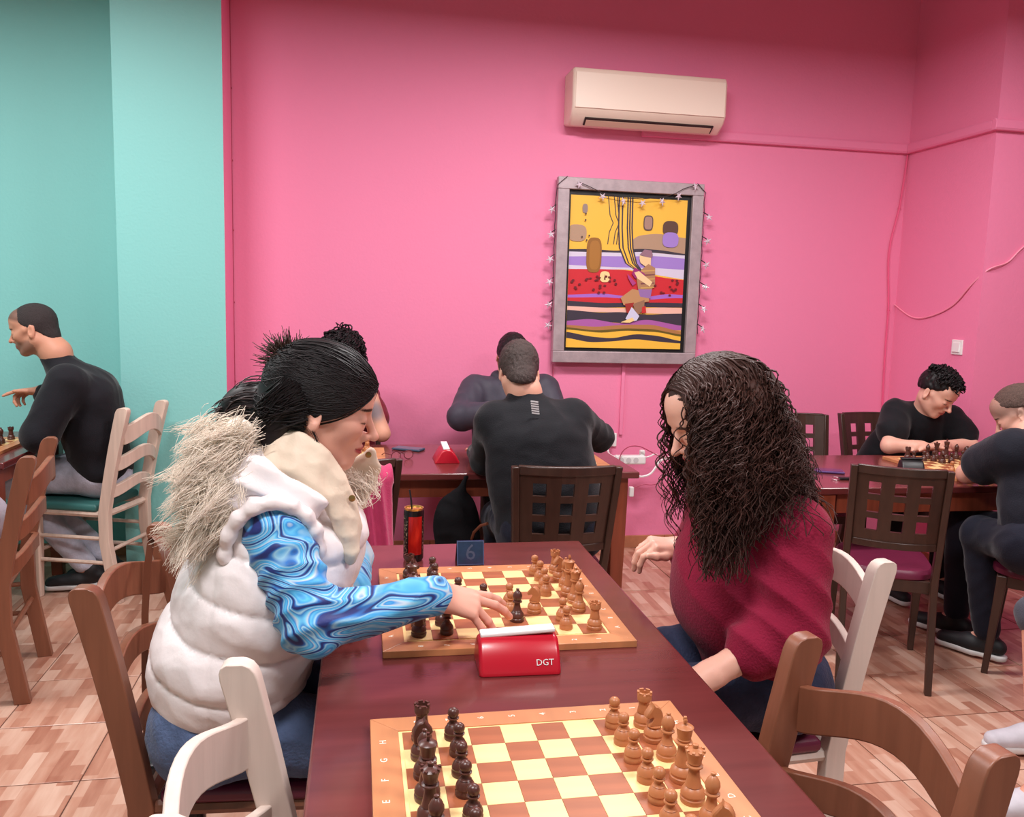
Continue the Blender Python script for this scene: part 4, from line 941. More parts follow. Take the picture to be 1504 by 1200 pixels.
def person(label, J, top, bottom, shoes, sleeve='long', skin=(224, 172, 150), s=1., fat=1., body_h=.011, hh=.0048, beard=None, hands=None, tattoo=None, top_name='shirt', sleeve_r=(.066, .056, .044), group=None, neck_r=.056, lips=(176, 92, 86), brow=(40, 28, 26), dome=None):
    seat_z = J.get('seat', .476)-.008+.112*fat; J = dict(J)
    for q in ('pelvis', 'hipL', 'hipR'): J[q] = A3(J[q]); J[q][2] = seat_z+(.012 if q == 'pelvis' else 0)
    base = J['pelvis']; r = empty('person', (base[0], base[1], 0), 0, label, 'person', group)
    R = J['R']; H = A3(J['H']); nk = A3(J['neck']); pv_ = A3(J['pelvis']); T = lambda *p: H+R @ (np.array(p)*s)
    lat = unit(A3(J['shL'])-A3(J['shR'])); mid = (A3(J['shL'])+A3(J['shR']))/2
    P = [cap(mid+[0, 0, -.05], pv_, .075*fat, .075*fat, .05, flat=(lat, .6)), cap(J['shL'], J['shR'], .045, .045, .05), cap(nk, mid+[0, 0, -.02], .06, .06, .05)]
    fine = [(H-.15*s, H+.15*s, hh)]
    for sd in 'LR':
        P += [cap(J['sh'+sd], J['el'+sd], .048, .040, .03), cap(J['el'+sd], J['wr'+sd], .041, .027, .02), cap(J['hip'+sd], J['kn'+sd], .070, .052, .04), cap(J['kn'+sd], J['an'+sd], .052, .038, .02), cap(J['an'+sd], A3(J['an'+sd])+unit(J['foot'])*.10-[0, 0, .045], .036, .028, .02)]
        hd = (hands or {}).get(sd, {}); fx = A3(hd.get('fx', A3(J['wr'+sd])-A3(J['el'+sd])))
        hp, tips = hand_prims(J['wr'+sd], fx, hd.get('bz', (0, 0, 1)), 1 if sd == 'R' else -1, 1.0, hd.get('curl') or [(.12, .18, .10)]*4, thumb=hd.get('thumb', (.6, -.05, .3))); P += hp
        w = A3(J['wr'+sd])+unit(fx)*.08
        if hd.get('show', False): fine.append((w-.11, w+.11, .004))
    P += [cap(T(-.02, 0, -.05), nk, neck_r*.94, neck_r*1.05, .025)]+head_prims(H, R, s)
    V, F = sdf_mesh(P, body_h, fine); V = smooth_mesh(V, F, 1, .25)
    col = head_color(V, H, R, s, srgb(*skin)[:3], srgb(*lips)[:3], srgb(*brow)[:3], beard, top=dome)
    if tattoo is not None:
        w = np.exp(-((np.linalg.norm(V-A3(tattoo[0]), axis=1)/tattoo[1])**4))*.85; col = col*(1-w[:, None])+np.array(srgb(104, 104, 116)[:3])*w[:, None]
    mesh_np('body', V-A3(r.location), F, M_SKIN, r, col=col)
    # top
    fl = (lat, .66); pr = .115*fat; sr = sleeve_r
    bk = A3(J.get('bulge', (0, 0, 0)))
    C = [cap(A3(J['shL'])-lat*.015, A3(J['shR'])+lat*.015, .062*fat, .062*fat, .06), cap(nk-[0, 0, .015], mid, .066, .07, .06), cap(mid*.75+pv_*.25+bk, mid*.4+pv_*.6+bk*.8, .122*fat, .112*fat, .08, flat=fl), cap(mid*.45+pv_*.55, pv_+[0, 0, .02], .110*fat, .125*fat, .07, flat=fl)]
    for sd in 'LR':
        a, e, w = A3(J['sh'+sd]), A3(J['el'+sd]), A3(J['wr'+sd])
        if sleeve == 'long': C += [cap(a, e, sr[0], sr[1], .03), cap(e, e*.1+w*.9, sr[1], sr[2], .02)]
        elif sleeve == 'short': C += [cap(a, a*.42+e*.58, sr[0]*1.02, sr[0]*1.08, .03)]; C.append(half(a*.45+e*.55, unit(e-a), .006) if False else cap(a, a, .01, .01, .01))
    C.append(half((0, 0, .505), (0, 0, -1), .01))
    cloth(top_name, C, body_h*.85, top, r, .0045, 34, int(abs(H[0])*100)+3, sm=2)
    # bottom
    B = [cap(J['hipL'], J['hipR'], .112*fat, .112*fat, .06), cap(pv_+[0, 0, .05], pv_, .09*fat, .10*fat, .05, flat=(lat, .7))]
    for sd in 'LR':
        h_, k_, a_ = A3(J['hip'+sd]), A3(J['kn'+sd]), A3(J['an'+sd])
        B += [cap(h_, k_, .092*fat, .070, .04)]
        B += [cap(k_, k_*.08+a_*.92, .070, .052, .03)] if J.get('shorts') is None else []
    cloth('trousers', B, body_h*.9, bottom, r, .004, 40, 3, sm=2)
    if shoes:
        for sd in 'LR': shoe(J['an'+sd], J['foot'], shoes, r)
    return r
def fwd(yaw, pitch): return (math.cos(yaw)*math.cos(pitch), math.sin(yaw)*math.cos(pitch), -math.sin(pitch))
def strand_curls(n, H, R, s, paths_fn): return np.stack([paths_fn(i) for i in range(n)])

# --- man in the black sweater by the mint wall (facing left)
R = frame(fwd(PI, .25)); Hh = A3(U(50, 483, 4.28))
J = dict(H=Hh, R=R, neck=U(82, 518, 4.28), shL=U(98, 562, 4.10), shR=U(104, 552, 4.44), elL=U(58, 640, 4.05), elR=U(112, 628, 4.46), wrL=(-1.515, 4.27, .81), wrR=U(64, 574, 4.42), pelvis=U(152, 715, 4.36), hipL=U(152, 718, 4.30), hipR=U(152, 718, 4.40), knL=(-1.69, 4.36, .56), knR=(-1.69, 4.48, .56), anL=(-1.34, 4.35, .095), anR=(-1.28, 4.47, .095), foot=(-1, -.15, 0), bulge=(.06, 0, .03), seat=.486)
pm = person('man in a black sweater and pale jeans on the cream chair', J, M_BLKKNIT, M_PALEJEAN, M_SHOEBLK, beard=(*srgb(120, 92, 84)[:3], .6), top_name='sweater', fat=1.12, skin=(206, 146, 120), hands={'L': dict(fx=(-.05, 1, 0)), 'R': dict(fx=(-1, 0, .0), bz=(0, .3, 1), curl=[(.2, .2, .1)]+[(.7, .9, .5)]*3, show=True)}, sleeve_r=(.086, .076, .058), neck_r=.068, dome=(lambda x, y, z: (z-(.02+.45*x))*60, srgb(60, 48, 48)[:3], .75))
hair_cap(Hh, R, 1., M_HAIRCROP, pm, grow=(.004, .003, .004), line=((.080, .072), (-.105, -.095)), rough=.0012, ff=300, extra=[ell(Hh+R @ np.array((-.055, 0, -.045)), (.050, .056, .060), .03, '+', R)])

# --- man with the white mark on his back (seen from behind)
R = frame(fwd(PI/2-.05, .55)); Hh = A3(U(762, 546, 3.36))
J = dict(H=Hh, R=R, neck=U(771, 576, 3.30), shL=U(724, 618, 3.27), shR=U(842, 614, 3.27), elL=U(712, 676, 3.50), elR=U(880, 642, 3.42), wrL=(.515, 3.70, .812), wrR=(.93, 3.68, .925), pelvis=(.735, 3.13, .575), hipL=(.65, 3.13, .56), hipR=(.83, 3.13, .56), knL=(.60, 3.56, .54), knR=(.90, 3.56, .54), anL=(.62, 3.50, .095), anR=(.88, 3.50, .095), foot=(0, 1, 0), bulge=(0, -.03, .0))
pm = person('man in a black long-sleeved top with a white mark on the back', J, M_BLKTEE, M_DKJEAN, M_SHOEBLK, fat=1.16, skin=(214, 158, 136), sleeve_r=(.074, .060, .046), neck_r=.064, hands={'L': dict(fx=(0, 1, 0)), 'R': dict(fx=(-.2, 1, .05))})
T = lambda *p: Hh+R @ np.array(p)
hair_cap(Hh, R, 1., mat('short_brown_hair', srgb(62, 46, 42), .6, bump=.6, bscale=350, var=.35, vscale=160), pm, grow=(.010, .008, .016), line=((.085, .080), (-.115, -.125)), rough=.003, ff=170, extra=[ell(Hh+R @ np.array((-.060, 0, -.055)), (.052, .058, .062), .03, '+', R)])
n0 = U(786, 596, 3.155); b = MB()
for k in range(6):
    c = U(785+(k*.35), 590+k*3.4, 3.128+.0006*k); b.box(Vector(c)-Vector(pm.location), (.030, .004, .0055), Matrix.Rotation(.12, 3, 'Y'))
b.build('back_mark', mat('white_transfer', srgb(226, 226, 228), .6), pm)

# --- man in the grey jacket behind him
R = frame(fwd(-PI/2+.05, .85)); Hh = A3((.805, 4.46, 1.195))
J = dict(H=Hh, R=R, neck=(.80, 4.50, 1.09), shL=(1.00, 4.50, 1.02), shR=U(697, 572, 4.50), elL=(1.06, 4.36, .82), elR=U(678, 612, 4.32), wrL=(.97, 4.195, .812), wrR=U(742, 604, 4.16), pelvis=(.81, 4.47, .575), hipL=(.90, 4.46, .56), hipR=(.72, 4.46, .56), knL=(.93, 4.10, .54), knR=(.68, 4.10, .54), anL=(.93, 4.07, .095), anR=(.68, 4.07, .095), foot=(0, -1, 0))
pm = person('man in a dark grey jacket facing the man with the white mark', J, M_GREYJK, M_BLKPANT, M_SHOEBLK, top_name='jacket', fat=1.08, sleeve_r=(.080, .072, .056), skin=(206, 150, 128), hands={'L': dict(fx=(-1, 0, 0)), 'R': dict(show=True)})
hair_cap(Hh, R, 1., M_HAIRBLK, pm, grow=(.014, .012, .02), line=((.090, .070), (-.090, -.050)), rough=.003, ff=150)
cl = [cap(J['neck']+np.array([-.03, -.02, -.01]) if False else A3(J['neck'])-[.07, .0, .01], A3(J['neck'])+[-.02, -.075, -.03], .028, .026, .03), cap(A3(J['neck'])+[.07, .0, -.01], A3(J['neck'])+[.02, -.075, -.03], .028, .026, .03), cap(A3(J['neck'])-[.07, 0, .01], A3(J['neck'])+[.0, .06, .02], .03, .03, .03), cap(A3(J['neck'])+[.07, 0, -.01], A3(J['neck'])+[.0, .06, .02], .03, .03, .03)]
cloth('collar', cl, .008, M_GREYJK, pm, .003)

# --- woman with a raised arm at the wall table
R = frame(fwd(-PI/2+.1, .5)); Hh = A3(U(502, 528, 4.42))
J = dict(H=Hh, R=R, neck=Hh+[.0, .06, -.14], shL=Hh+[.13, .08, -.20], shR=Hh+[-.15, .08, -.20], elL=U(561, 640, 4.28), elR=(Hh[0]-.24, 4.34, .81), wrL=U(541, 560, 4.32), wrR=(Hh[0]-.14, 4.17, .805), pelvis=(Hh[0], 4.51, .575), hipL=(Hh[0]+.09, 4.50, .56), hipR=(Hh[0]-.09, 4.50, .56), knL=(Hh[0]+.12, 4.14, .553), knR=(Hh[0]-.12, 4.14, .553), anL=(Hh[0]+.12, 4.15, .095), anR=(Hh[0]-.12, 4.15, .095), foot=(0, -1, 0))
J['elL'] = A3(J['elL'])+[0, 0, .012]
pm = person('woman with dark curly hair resting her head on a tattooed arm', J, fabric('crimson_cotton', (120, 34, 48)), M_BLKPANT, M_SHOEBLK, sleeve='short', fat=.9, skin=(222, 164, 138), tattoo=(A3(U(551, 604, 4.262)), .055), hands={'R': dict(fx=(1, .0, 0)), 'L': dict(fx=(-.4, -.1, .8), bz=(.8, -.3, .3))})
hair_cap(Hh, R, 1., M_HAIRBLK, pm, grow=(.022, .025, .022), line=((.085, .060), (-.10, -.10)), rough=.006, ff=90)
def curl_paths(n, H, R, s, length, rad, pitch, m_, spread, seed, azr=(0, 2*PI), out=.012, clear=None, gravity=None, tmin=.1, tmax=1.45, vol=.0, Lvar=(.7, 1.1)):
    g_ = np.random.default_rng(seed); PT = []
    for i in range(n):
        az = g_.uniform(*azr); th = g_.uniform(tmin, tmax)
        d0 = np.array([math.sin(th)*math.cos(az), math.sin(th)*math.sin(az), math.cos(th)])
        rad_e = np.array((.097+out, .074+out, .084+out)); p = np.array((-.011, 0, .031))+d0*rad_e
        Lh = length*g_.uniform(*Lvar); st = Lh/m_; pts = []
        gl = R.T @ np.array([0, 0, -1.])
        vdir = d0*.6+np.array([0, 0, .2]); vdir /= np.linalg.norm(vdir); off = g_.uniform(0, vol)
        for k in range(m_):
            pts.append(p.copy()); q = (p-np.array((-.011, 0, .031)))/(rad_e+off+.25*spread*k/m_); rr_ = np.linalg.norm(q)
            nrm = q/(rad_e); nrm /= np.linalg.norm(nrm)
            vdir = .72*vdir+.28*gl
            if rr_ < 1.03: vdir = vdir-nrm*min(0, vdir@nrm)*1.1+nrm*.05
            vdir = vdir+g_.normal(0, .05, 3); vdir /= np.linalg.norm(vdir); p = p+vdir*st
        Q = np.array(pts); t = np.linspace(0, 1, m_); ph = g_.uniform(0, 6)+t*Lh/pitch*2*PI*g_.uniform(.8, 1.2); a = rad*g_.uniform(.6, 1.3)*np.clip(t*3.2, .08, 1)
        T_ = np.gradient(Q, axis=0); T_ /= np.linalg.norm(T_, axis=1)[:, None]; rf = np.array([.3, .8, .1]); u_ = np.cross(T_, rf); u_ /= np.linalg.norm(u_, axis=1)[:, None]; w_ = np.cross(T_, u_)
        Q = Q+u_*(a*np.cos(ph))[:, None]+w_*(a*np.sin(ph))[:, None]
        PT.append(A3(H)+(Q*s) @ R.T)
    return np.stack(PT)
strands('curls', curl_paths(220, Hh, R, 1., .16, .012, .045, 22, .05, 3, out=.02), .006, .002, M_HAIRBLK, pm)

# --- boy with curly hair at the corner table
R = frame(fwd(-PI/2+.45, .62)); Hh = A3(U(1376, 576, 3.90))
J = dict(H=Hh, R=R, neck=U(1356, 608, 4.00), shL=U(1396, 616, 4.02), shR=U(1316, 606, 4.04), elL=U(1424, 660, 3.90), elR=U(1306, 656, 3.90), wrL=U(1378, 668, 3.835), wrR=U(1350, 665, 3.835), pelvis=(2.93, 4.22, .575), hipL=(3.02, 4.20, .56), hipR=(2.84, 4.20, .56), knL=(3.03, 3.80, .54), knR=(2.74, 3.80, .54), anL=(3.04, 3.82, .095), anR=(2.74, 3.85, .095), foot=(0, -1, 0))
for q in ('elL', 'elR', 'wrL', 'wrR'): J[q] = A3(J[q]); J[q][2] = .797 if q[0] == 'e' else .805
pm = person('boy with curly dark hair in a black T-shirt leaning over the board', J, M_BLKTEE, M_BLKPANT, M_SHOEBLK, sleeve='short', top_name='t_shirt', skin=(226, 172, 152), fat=.96, sleeve_r=(.075, .06, .05), hands={'L': dict(show=True, fx=(-1, -.02, 0), bz=(0, .2, 1)), 'R': dict(show=True, fx=(1, -.02, 0), bz=(0, .2, 1))})
hair_cap(Hh, R, 1., M_HAIRBLK, pm, grow=(.010, .006, .020), line=((.090, .074), (-.088, -.035)), rough=.004, ff=110)
strands('curls', curl_paths(200, Hh, R, 1., .05, .008, .035, 12, .0, 8, out=.012, tmax=1.0), .0055, .002, M_HAIRBLK, pm)

# --- man with cropped hair at the corner table (seen from behind)
R = frame(fwd(PI/2+.75, .62)); Hh = A3(U(1498, 606, 3.10))
J = dict(H=Hh, R=R, neck=U(1512, 640, 3.02), shL=U(1488, 660, 2.90), shR=U(1560, 650, 3.02), elL=(2.61, 3.17, .80), elR=(3.02, 2.88, .80), wrL=(2.85, 3.175, .80), wrR=(2.97, 3.0, .76), pelvis=U(1528, 772, 2.86), hipL=U(1512, 780, 2.80), hipR=U(1560, 780, 2.86), knL=U(1436, 808, 3.07), knR=(2.72, 3.30, .54), anL=(2.69, 3.05, .095), anR=(2.72, 3.28, .095), foot=(-.5, .8, 0), bulge=(-.01, -.02, .0))
J['knL'] = A3(J['knL']); J['knL'][2] = .557
pm = person('man with cropped fair hair in a navy T-shirt leaning on the corner table', J, M_NAVYTEE, M_DKJEAN, M_SHOEBLK, sleeve='short', top_name='t_shirt', skin=(220, 166, 146), fat=1.0, hands={'L': dict(fx=(1, 0, 0)), 'R': dict(fx=(-.5, .45, -.1))}, sleeve_r=(.082, .06, .05), dome=(lambda x, y, z: (z-(-.015+.35*x))*50, srgb(118, 92, 84)[:3], .6))
hair_cap(Hh, R, 1., mat('fair_crop', srgb(88, 66, 58), .75, bump=.5, bscale=420, var=.3, vscale=180), pm, grow=(.006, .004, .008), line=((.085, .072), (-.105, -.025)), rough=.0015, ff=240)

# --- person in shorts at the picture's edge, and the one in pale trousers
R = frame(fwd(PI, .3)); Hh = A3((2.62, 2.25, 1.24))
k1 = A3(U(1528, 905, 2.16)); k2 = A3(U(1545, 885, 2.42)); a1 = A3(UZ(1530, 1164, .095)); a2 = A3(UZ(1534, 1066, .095))
J = dict(H=Hh, R=R, neck=(2.72, 2.25, 1.09), shL=(2.74, 2.07, 1.02), shR=(2.74, 2.43, 1.02), elL=(2.62, 2.0, .78), elR=(2.62, 2.5, .78), wrL=(2.40, 2.08, .66), wrR=(2.40, 2.42, .66), pelvis=(2.72, 2.25, .575), hipL=(2.70, 2.15, .56), hipR=(2.70, 2.35, .56), knL=k1, knR=k2, anL=a1, anR=a2, foot=(-1, .12, 0), shorts=1)
pm = person('seated person in shorts and pale sneakers with bare shins', J, fabric('grey_cotton', (120, 122, 130)), fabric('grey_shorts', (70, 72, 82)), M_SHOEWHT, sleeve='short', skin=(214, 152, 128))
hair_cap(Hh, R, 1., M_HAIRBLK, pm, grow=(.010, .006, .012))
dark_at((2.93, 2.45), (2.93, 2.06), 'dark chair under the person in shorts')
R = frame(fwd(PI-.15, .4)); Hh = A3((-1.66, 3.42, 1.25))
J = dict(H=Hh, R=R, neck=(-1.56, 3.41, 1.10), shL=(-1.55, 3.22, 1.03), shR=(-1.52, 3.52, 1.03), elL=(-1.66, 3.17, .80), elR=(-1.68, 3.48, .80), wrL=(-1.86, 3.16, .70), wrR=(-1.86, 3.40, .70), pelvis=(-1.50, 3.38, .575), hipL=(-1.50, 3.28, .56), hipR=(-1.48, 3.47, .56), knL=(-1.95, 3.16, .54), knR=(-1.95, 3.36, .54), anL=(-1.93, 3.16, .095), anR=(-1.93, 3.36, .095), foot=(-1, .1, 0), seat=.486)
pm = person('person in pale trousers on a brown chair near the dark table', J, fabric('white_cotton', (205, 202, 214)), fabric('lilac_white_cotton', (214, 210, 226)), M_SHOEWHT, top_name='shirt')
hair_cap(Hh, R, 1., M_HAIRBLK, pm, grow=(.010, .006, .012))
# ------------------------------------------------------------------ woman in the white vest
def marble_mat():
    mt = bpy.data.materials.new('blue_marble_print'); mt.use_nodes = True; nt = mt.node_tree; b = nt.nodes['Principled BSDF']; L = nt.links.new
    tc = nt.nodes.new('ShaderNodeTexCoord'); mpx = nt.nodes.new('ShaderNodeMapping'); mpx.inputs['Scale'].default_value = (1, 1, 1.9); mpx.inputs['Rotation'].default_value = (0, .5, 0); L(tc.outputs['Object'], mpx.inputs[0])
    w0 = nt.nodes.new('ShaderNodeTexNoise'); w0.inputs['Scale'].default_value = 7; w0.inputs['Detail'].default_value = .5; L(mpx.outputs[0], w0.inputs[0])
    ws = nt.nodes.new('ShaderNodeVectorMath'); ws.operation = 'SCALE'; ws.inputs['Scale'].default_value = .34; L(w0.outputs['Color'], ws.inputs[0])
    wa = nt.nodes.new('ShaderNodeVectorMath'); wa.operation = 'ADD'; L(mpx.outputs[0], wa.inputs[0]); L(ws.outputs[0], wa.inputs[1])
    n = nt.nodes.new('ShaderNodeTexNoise'); L(wa.outputs[0], n.inputs[0]); n.inputs['Scale'].default_value = 4.4; n.inputs['Detail'].default_value = .6; n.inputs['Distortion'].default_value = .9
    m1 = nt.nodes.new('ShaderNodeMath'); m1.operation = 'MULTIPLY'; m1.inputs[1].default_value = 4.6; L(n.outputs[0], m1.inputs[0])
    m2 = nt.nodes.new('ShaderNodeMath'); m2.operation = 'FRACT'; L(m1.outputs[0], m2.inputs[0])
    cr = nt.nodes.new('ShaderNodeValToRGB'); L(m2.outputs[0], cr.inputs[0]); e = cr.color_ramp.elements
    stops = [(0, (44, 140, 214)), (.10, (96, 190, 236)), (.20, (60, 160, 222)), (.30, (150, 200, 226)), (.36, (46, 116, 192)), (.42, (40, 54, 120)), (.52, (34, 44, 104)), (.58, (70, 150, 216)), (.66, (168, 214, 234)), (.72, (52, 128, 200)), (.84, (110, 200, 240)), (.93, (190, 206, 220)), (1, (44, 140, 214))]
    e[0].position = 0; e[0].color = srgb(*stops[0][1]); e[1].position = 1; e[1].color = srgb(*stops[-1][1])
    for p, c in stops[1:-1]: q = e.new(p); q.color = srgb(*c)
    L(cr.outputs[0], b.inputs['Base Color']); b.inputs['Roughness'].default_value = .55; b.inputs['Sheen Weight'].default_value = .1; b.inputs['Specular IOR Level'].default_value = .3
    return mt
M_MARBLE = marble_mat()
M_VEST = mat('white_nylon', srgb(246, 236, 236), .38, bump=.12, bscale=45, sheen=.1, spec=.4); M_VESTIN = mat('cream_lining', srgb(226, 206, 184), .6, bump=.15, bscale=60)
M_FUR = mat('cream_fur', srgb(246, 232, 216), .8, var=.08, vscale=25)
s1 = 1.05; R1 = frame(fwd(.02, .27)); H1 = A3((-.082, 1.78, 1.256)); T1 = lambda *p: H1+R1 @ (np.array(p)*s1)
J = dict(neck=A3((-.165, 1.80, 1.125)), shR=A3((-.165, 1.645, 1.02)), shL=A3((-.165, 1.955, 1.02)), elR=A3(U(458, 918, 1.555)), wrR=A3(U(638, 874, 1.65)), elL=A3((-.030, 2.10, .825)), wrL=A3((-.018, 1.905, .808)), pelvis=A3((-.31, 1.81, .585)))
r1 = empty('person', (-.30, 1.80, 0), 0, 'woman in a white puffer vest and blue marbled sleeves reaching for the clock', 'person')
mid = (J['shL']+J['shR'])/2
P = [cap(mid-[0, 0, .05], J['pelvis'], .08, .08, .05, flat=((0, 1, 0), .6)), cap(J['shL'], J['shR'], .045, .045, .05), cap(J['neck'], mid-[0, 0, .02], .058, .06, .05)]
fxR = A3(U(745, 893, 1.69))-J['wrR']
hpR, tipsR = hand_prims(J['wrR'], fxR, (0.1, -.42, .90), 1, 1.10, [(.02, .26, .20), (.12, .26, .20), (.48, .20, .10), (.54, .18, .10)], splay=(.10, .0, -.34, -.50), thumb=(.42, -.32, .1))
hpL, _ = hand_prims(J['wrL'], (0, -1, 0), (0, 0, 1), -1, .92, [(.12, .18, .1)]*4, thumb=(.2, -.05, .1))
for sd in 'LR': P += [cap(J['sh'+sd], J['el'+sd], .046, .038, .03), cap(J['el'+sd], J['wr'+sd], .038, .026, .02)]
P += hpR+hpL
kn = {'R': A3((.12, 1.70, .535)), 'L': A3((.12, 1.93, .535))}; hp_ = {'R': A3((-.31, 1.71, .590)), 'L': A3((-.31, 1.90, .590))}; an = {'R': A3((.06, 1.70, .095)), 'L': A3((.06, 1.93, .095))}
for sd in 'LR': P += [cap(hp_[sd], kn[sd], .07, .05, .04), cap(kn[sd], an[sd], .05, .038, .02), cap(an[sd], an[sd]+[.10, 0, -.045], .036, .028, .02)]
P += [cap(T1(-.02, 0, -.05), J['neck'], .050, .056, .025)]+head_prims(H1, R1, s1, True)
wc = J['wrR']+unit(fxR)*.09
V, F = sdf_mesh(P, .012, [(H1-[.13, .10, .14], H1+[.15, .10, .14], .0028), (wc-[.11, .07, .08], wc+[.13, .07, .07], .0026)]); V = smooth_mesh(V, F, 1, .3)
col = head_color(V, H1, R1, s1, srgb(228, 170, 150)[:3], srgb(178, 74, 78)[:3], srgb(52, 34, 32)[:3])
for tp in list(tipsR)[:4]:
    w = np.exp(-(np.linalg.norm(V-tp, axis=1)/.012)**2)*.35; col = col*(1-w[:, None])+np.array(srgb(226, 130, 120)[:3])*w[:, None]
mesh_np('body', V-A3(r1.location), F, M_SKIN, r1, col=col)
# sleeves
C = [cap(mid+[0, .0, .0], J['pelvis']+[0, 0, .1], .10, .09, .05, flat=((0, 1, 0), .7))]
for sd in 'LR': C += [cap(J['sh'+sd], J['el'+sd], .068, .058, .03), cap(J['el'+sd], J['el'+sd]*.01+J['wr'+sd]*.99, .057, .042, .02)]
el_ = J['elR']
def sl_disp(V, N):   # creases gather at the elbow and run round the arm
    a = unit(J['elR']-J['shR']); t = (V-J['shR']) @ a; d = np.exp(-(np.linalg.norm(V-el_, axis=1)/.16)**2)
    return (.0045*d+.0015)*(1-2*np.abs(np.sin(t*70+4*wav(V, 22, 4))))
cloth('long_sleeve_top', C, .006, M_MARBLE, r1, 0, dispf=sl_disp, sm=2)
# vest
fl = ((0, 1, 0), .70); lo_ = A3((-.295, 1.80, .735))
C = [cap(J['shL']+[-.02, -.05, .02], J['shR']+[-.02, .05, .02], .066, .066, .06), cap(J['neck']-[.02, 0, .03], mid-[.03, 0, .03], .085, .10, .06),
     cap(mid+[-.015, 0, -.08], A3((-.205, 1.80, .86)), .135, .140, .08, flat=fl), cap(A3((-.215, 1.80, .86)), A3((-.265, 1.80, .72)), .145, .155, .08, flat=(fl[0], .74)), cap(A3((-.275, 1.80, .70)), A3((-.285, 1.80, .66)), .150, .140, .06, flat=(fl[0], .74)),
     cap(A3((-.06, 1.80, .97)), A3((-.10, 1.80, .865)), .072, .072, .06, flat=(fl[0], .6))]
for y, sh in ((-1, 'R'), (1, 'L')): C.append(cap(J['sh'+sh]+[.005, y*.045, .02], J['sh'+sh]*.55+J['el'+sh]*.45+[.005, y*.05, 0], .060, .056, .020, '-'))
C.append(half((-.285, 1.80, .628), (.12, 0, -1), .02))
def quilt(V, N):
    z = V[:, 2]+.22*(V[:, 0]+.2)+.02*np.sin(V[:, 1]*9); a = np.abs(np.sin(PI*(z-.60)/.098)); th = np.arctan2(V[:, 1]-1.80, V[:, 0]+.22); b_ = np.abs(np.sin(th*2+.6))
    near_hem = np.clip((V[:, 2]-.62)/.03, 0, 1)
    return (.013*a**.45-.009)+.006*(b_**.35-1)+.004*(1-2*np.abs(wav(V, 34, 12)))+.002*(1-2*np.abs(wav(V, 80, 13)))
cloth('puffer_vest', C, .006, M_VEST, r1, 0, dispf=quilt, sm=1)
def ring_tube(name, pts, rad, mt, parent, h=.006, folds=.003, ff=80):
    Q = [A3(p) for p in pts]; C = [cap(Q[i], Q[i+1], rad[i], rad[i+1], .015) for i in range(len(Q)-1)]; return cloth(name, C, h, mt, parent, folds, ff, 6)
for y, sh in ((-1, 'R'), (1, 'L')):     # armhole binding
    c = J['sh'+sh]; ax = unit(J['el'+sh]-c+[0, y*-.02, 0]); n = unit(np.array([.12, y*1.0, -.30])); u_ = unit(np.cross(n, [0, 0, 1])); w_ = np.cross(n, u_)
    ring = [c+[-.006, y*.010, -.035]+.088*math.cos(a)*u_+.112*math.sin(a)*w_ for a in np.linspace(0, 2*PI, 17)]
    ring_tube('armhole_binding', ring, [.0125]*17, M_VEST, r1, folds=.0018, ff=160)
# hood lying on the back, stand-up collar
nk = J['neck']
C = [ell((-.262, 1.80, 1.075), (.070, .150, .085), .03), ell((-.275, 1.715, 1.06), (.060, .065, .095), .03), ell((-.275, 1.885, 1.06), (.060, .065, .095), .03), cap((-.20, 1.70, 1.125), (-.20, 1.90, 1.125), .045, .045, .04), cap((-.225, 1.70, 1.12), (-.10, 1.665, 1.075), .040, .034, .03), cap((-.225, 1.90, 1.12), (-.10, 1.935, 1.075), .040, .034, .03)]
def hoodf(V, N): return .005*(1-2*np.abs(np.sin(V[:, 0]*50+V[:, 2]*60+2.5*wav(V, 20, 5))))
cloth('hood', C, .006, M_VEST, r1, 0, dispf=hoodf)
def sheet(name, top, bot, r_, mt, parent, folds=.003, ff=70, n=5):
    C = []; A_ = [A3(p) for p in top]; B_ = [A3(p) for p in bot]
    for i in range(len(A_)-1):
        for k in range(n): f = k/n; C.append(cap(A_[i]*(1-f)+A_[i+1]*f, B_[i]*(1-f)+B_[i+1]*f, r_, r_*1.3, .008))
    C.append(cap(A_[-1], B_[-1], r_, r_*1.2, .008)); return cloth(name, C, .005, mt, parent, folds, ff, 6, sm=2)
sheet('collar', [U(385, 630, 1.80), U(412, 634, 1.735), U(440, 642, 1.705), U(470, 660, 1.695), U(495, 690, 1.70), U(513, 730, 1.705), U(524, 773, 1.715)], [U(372, 663, 1.81), U(395, 676, 1.70), U(428, 692, 1.672), U(462, 712, 1.665), U(488, 744, 1.672), U(505, 783, 1.68), U(516, 823, 1.685)], .010, M_VESTIN, r1)
sheet('collar', [U(385, 622, 1.80), U(430, 630, 1.89), U(480, 655, 1.89), U(520, 684, 1.865), U(545, 664, 1.85)], [U(385, 660, 1.80), U(430, 680, 1.91), U(490, 720, 1.90), U(530, 740, 1.87), U(552, 690, 1.86)], .010, M_VESTIN, r1)
for q in (U(541, 668, 1.83), U(517, 732, 1.68)):
    b = MB(); b.lathe([(0, -.002), (.007, -.002), (.007, .001), (.004, .002), (0, .002)], 12); o = b.build('snap_button', mat('brass', srgb(170, 130, 80), .3, metal=.8), r1, smooth=True); o.location = Vector(q)-Vector(r1.location); o.rotation_euler = (PI/2, 0, 0)
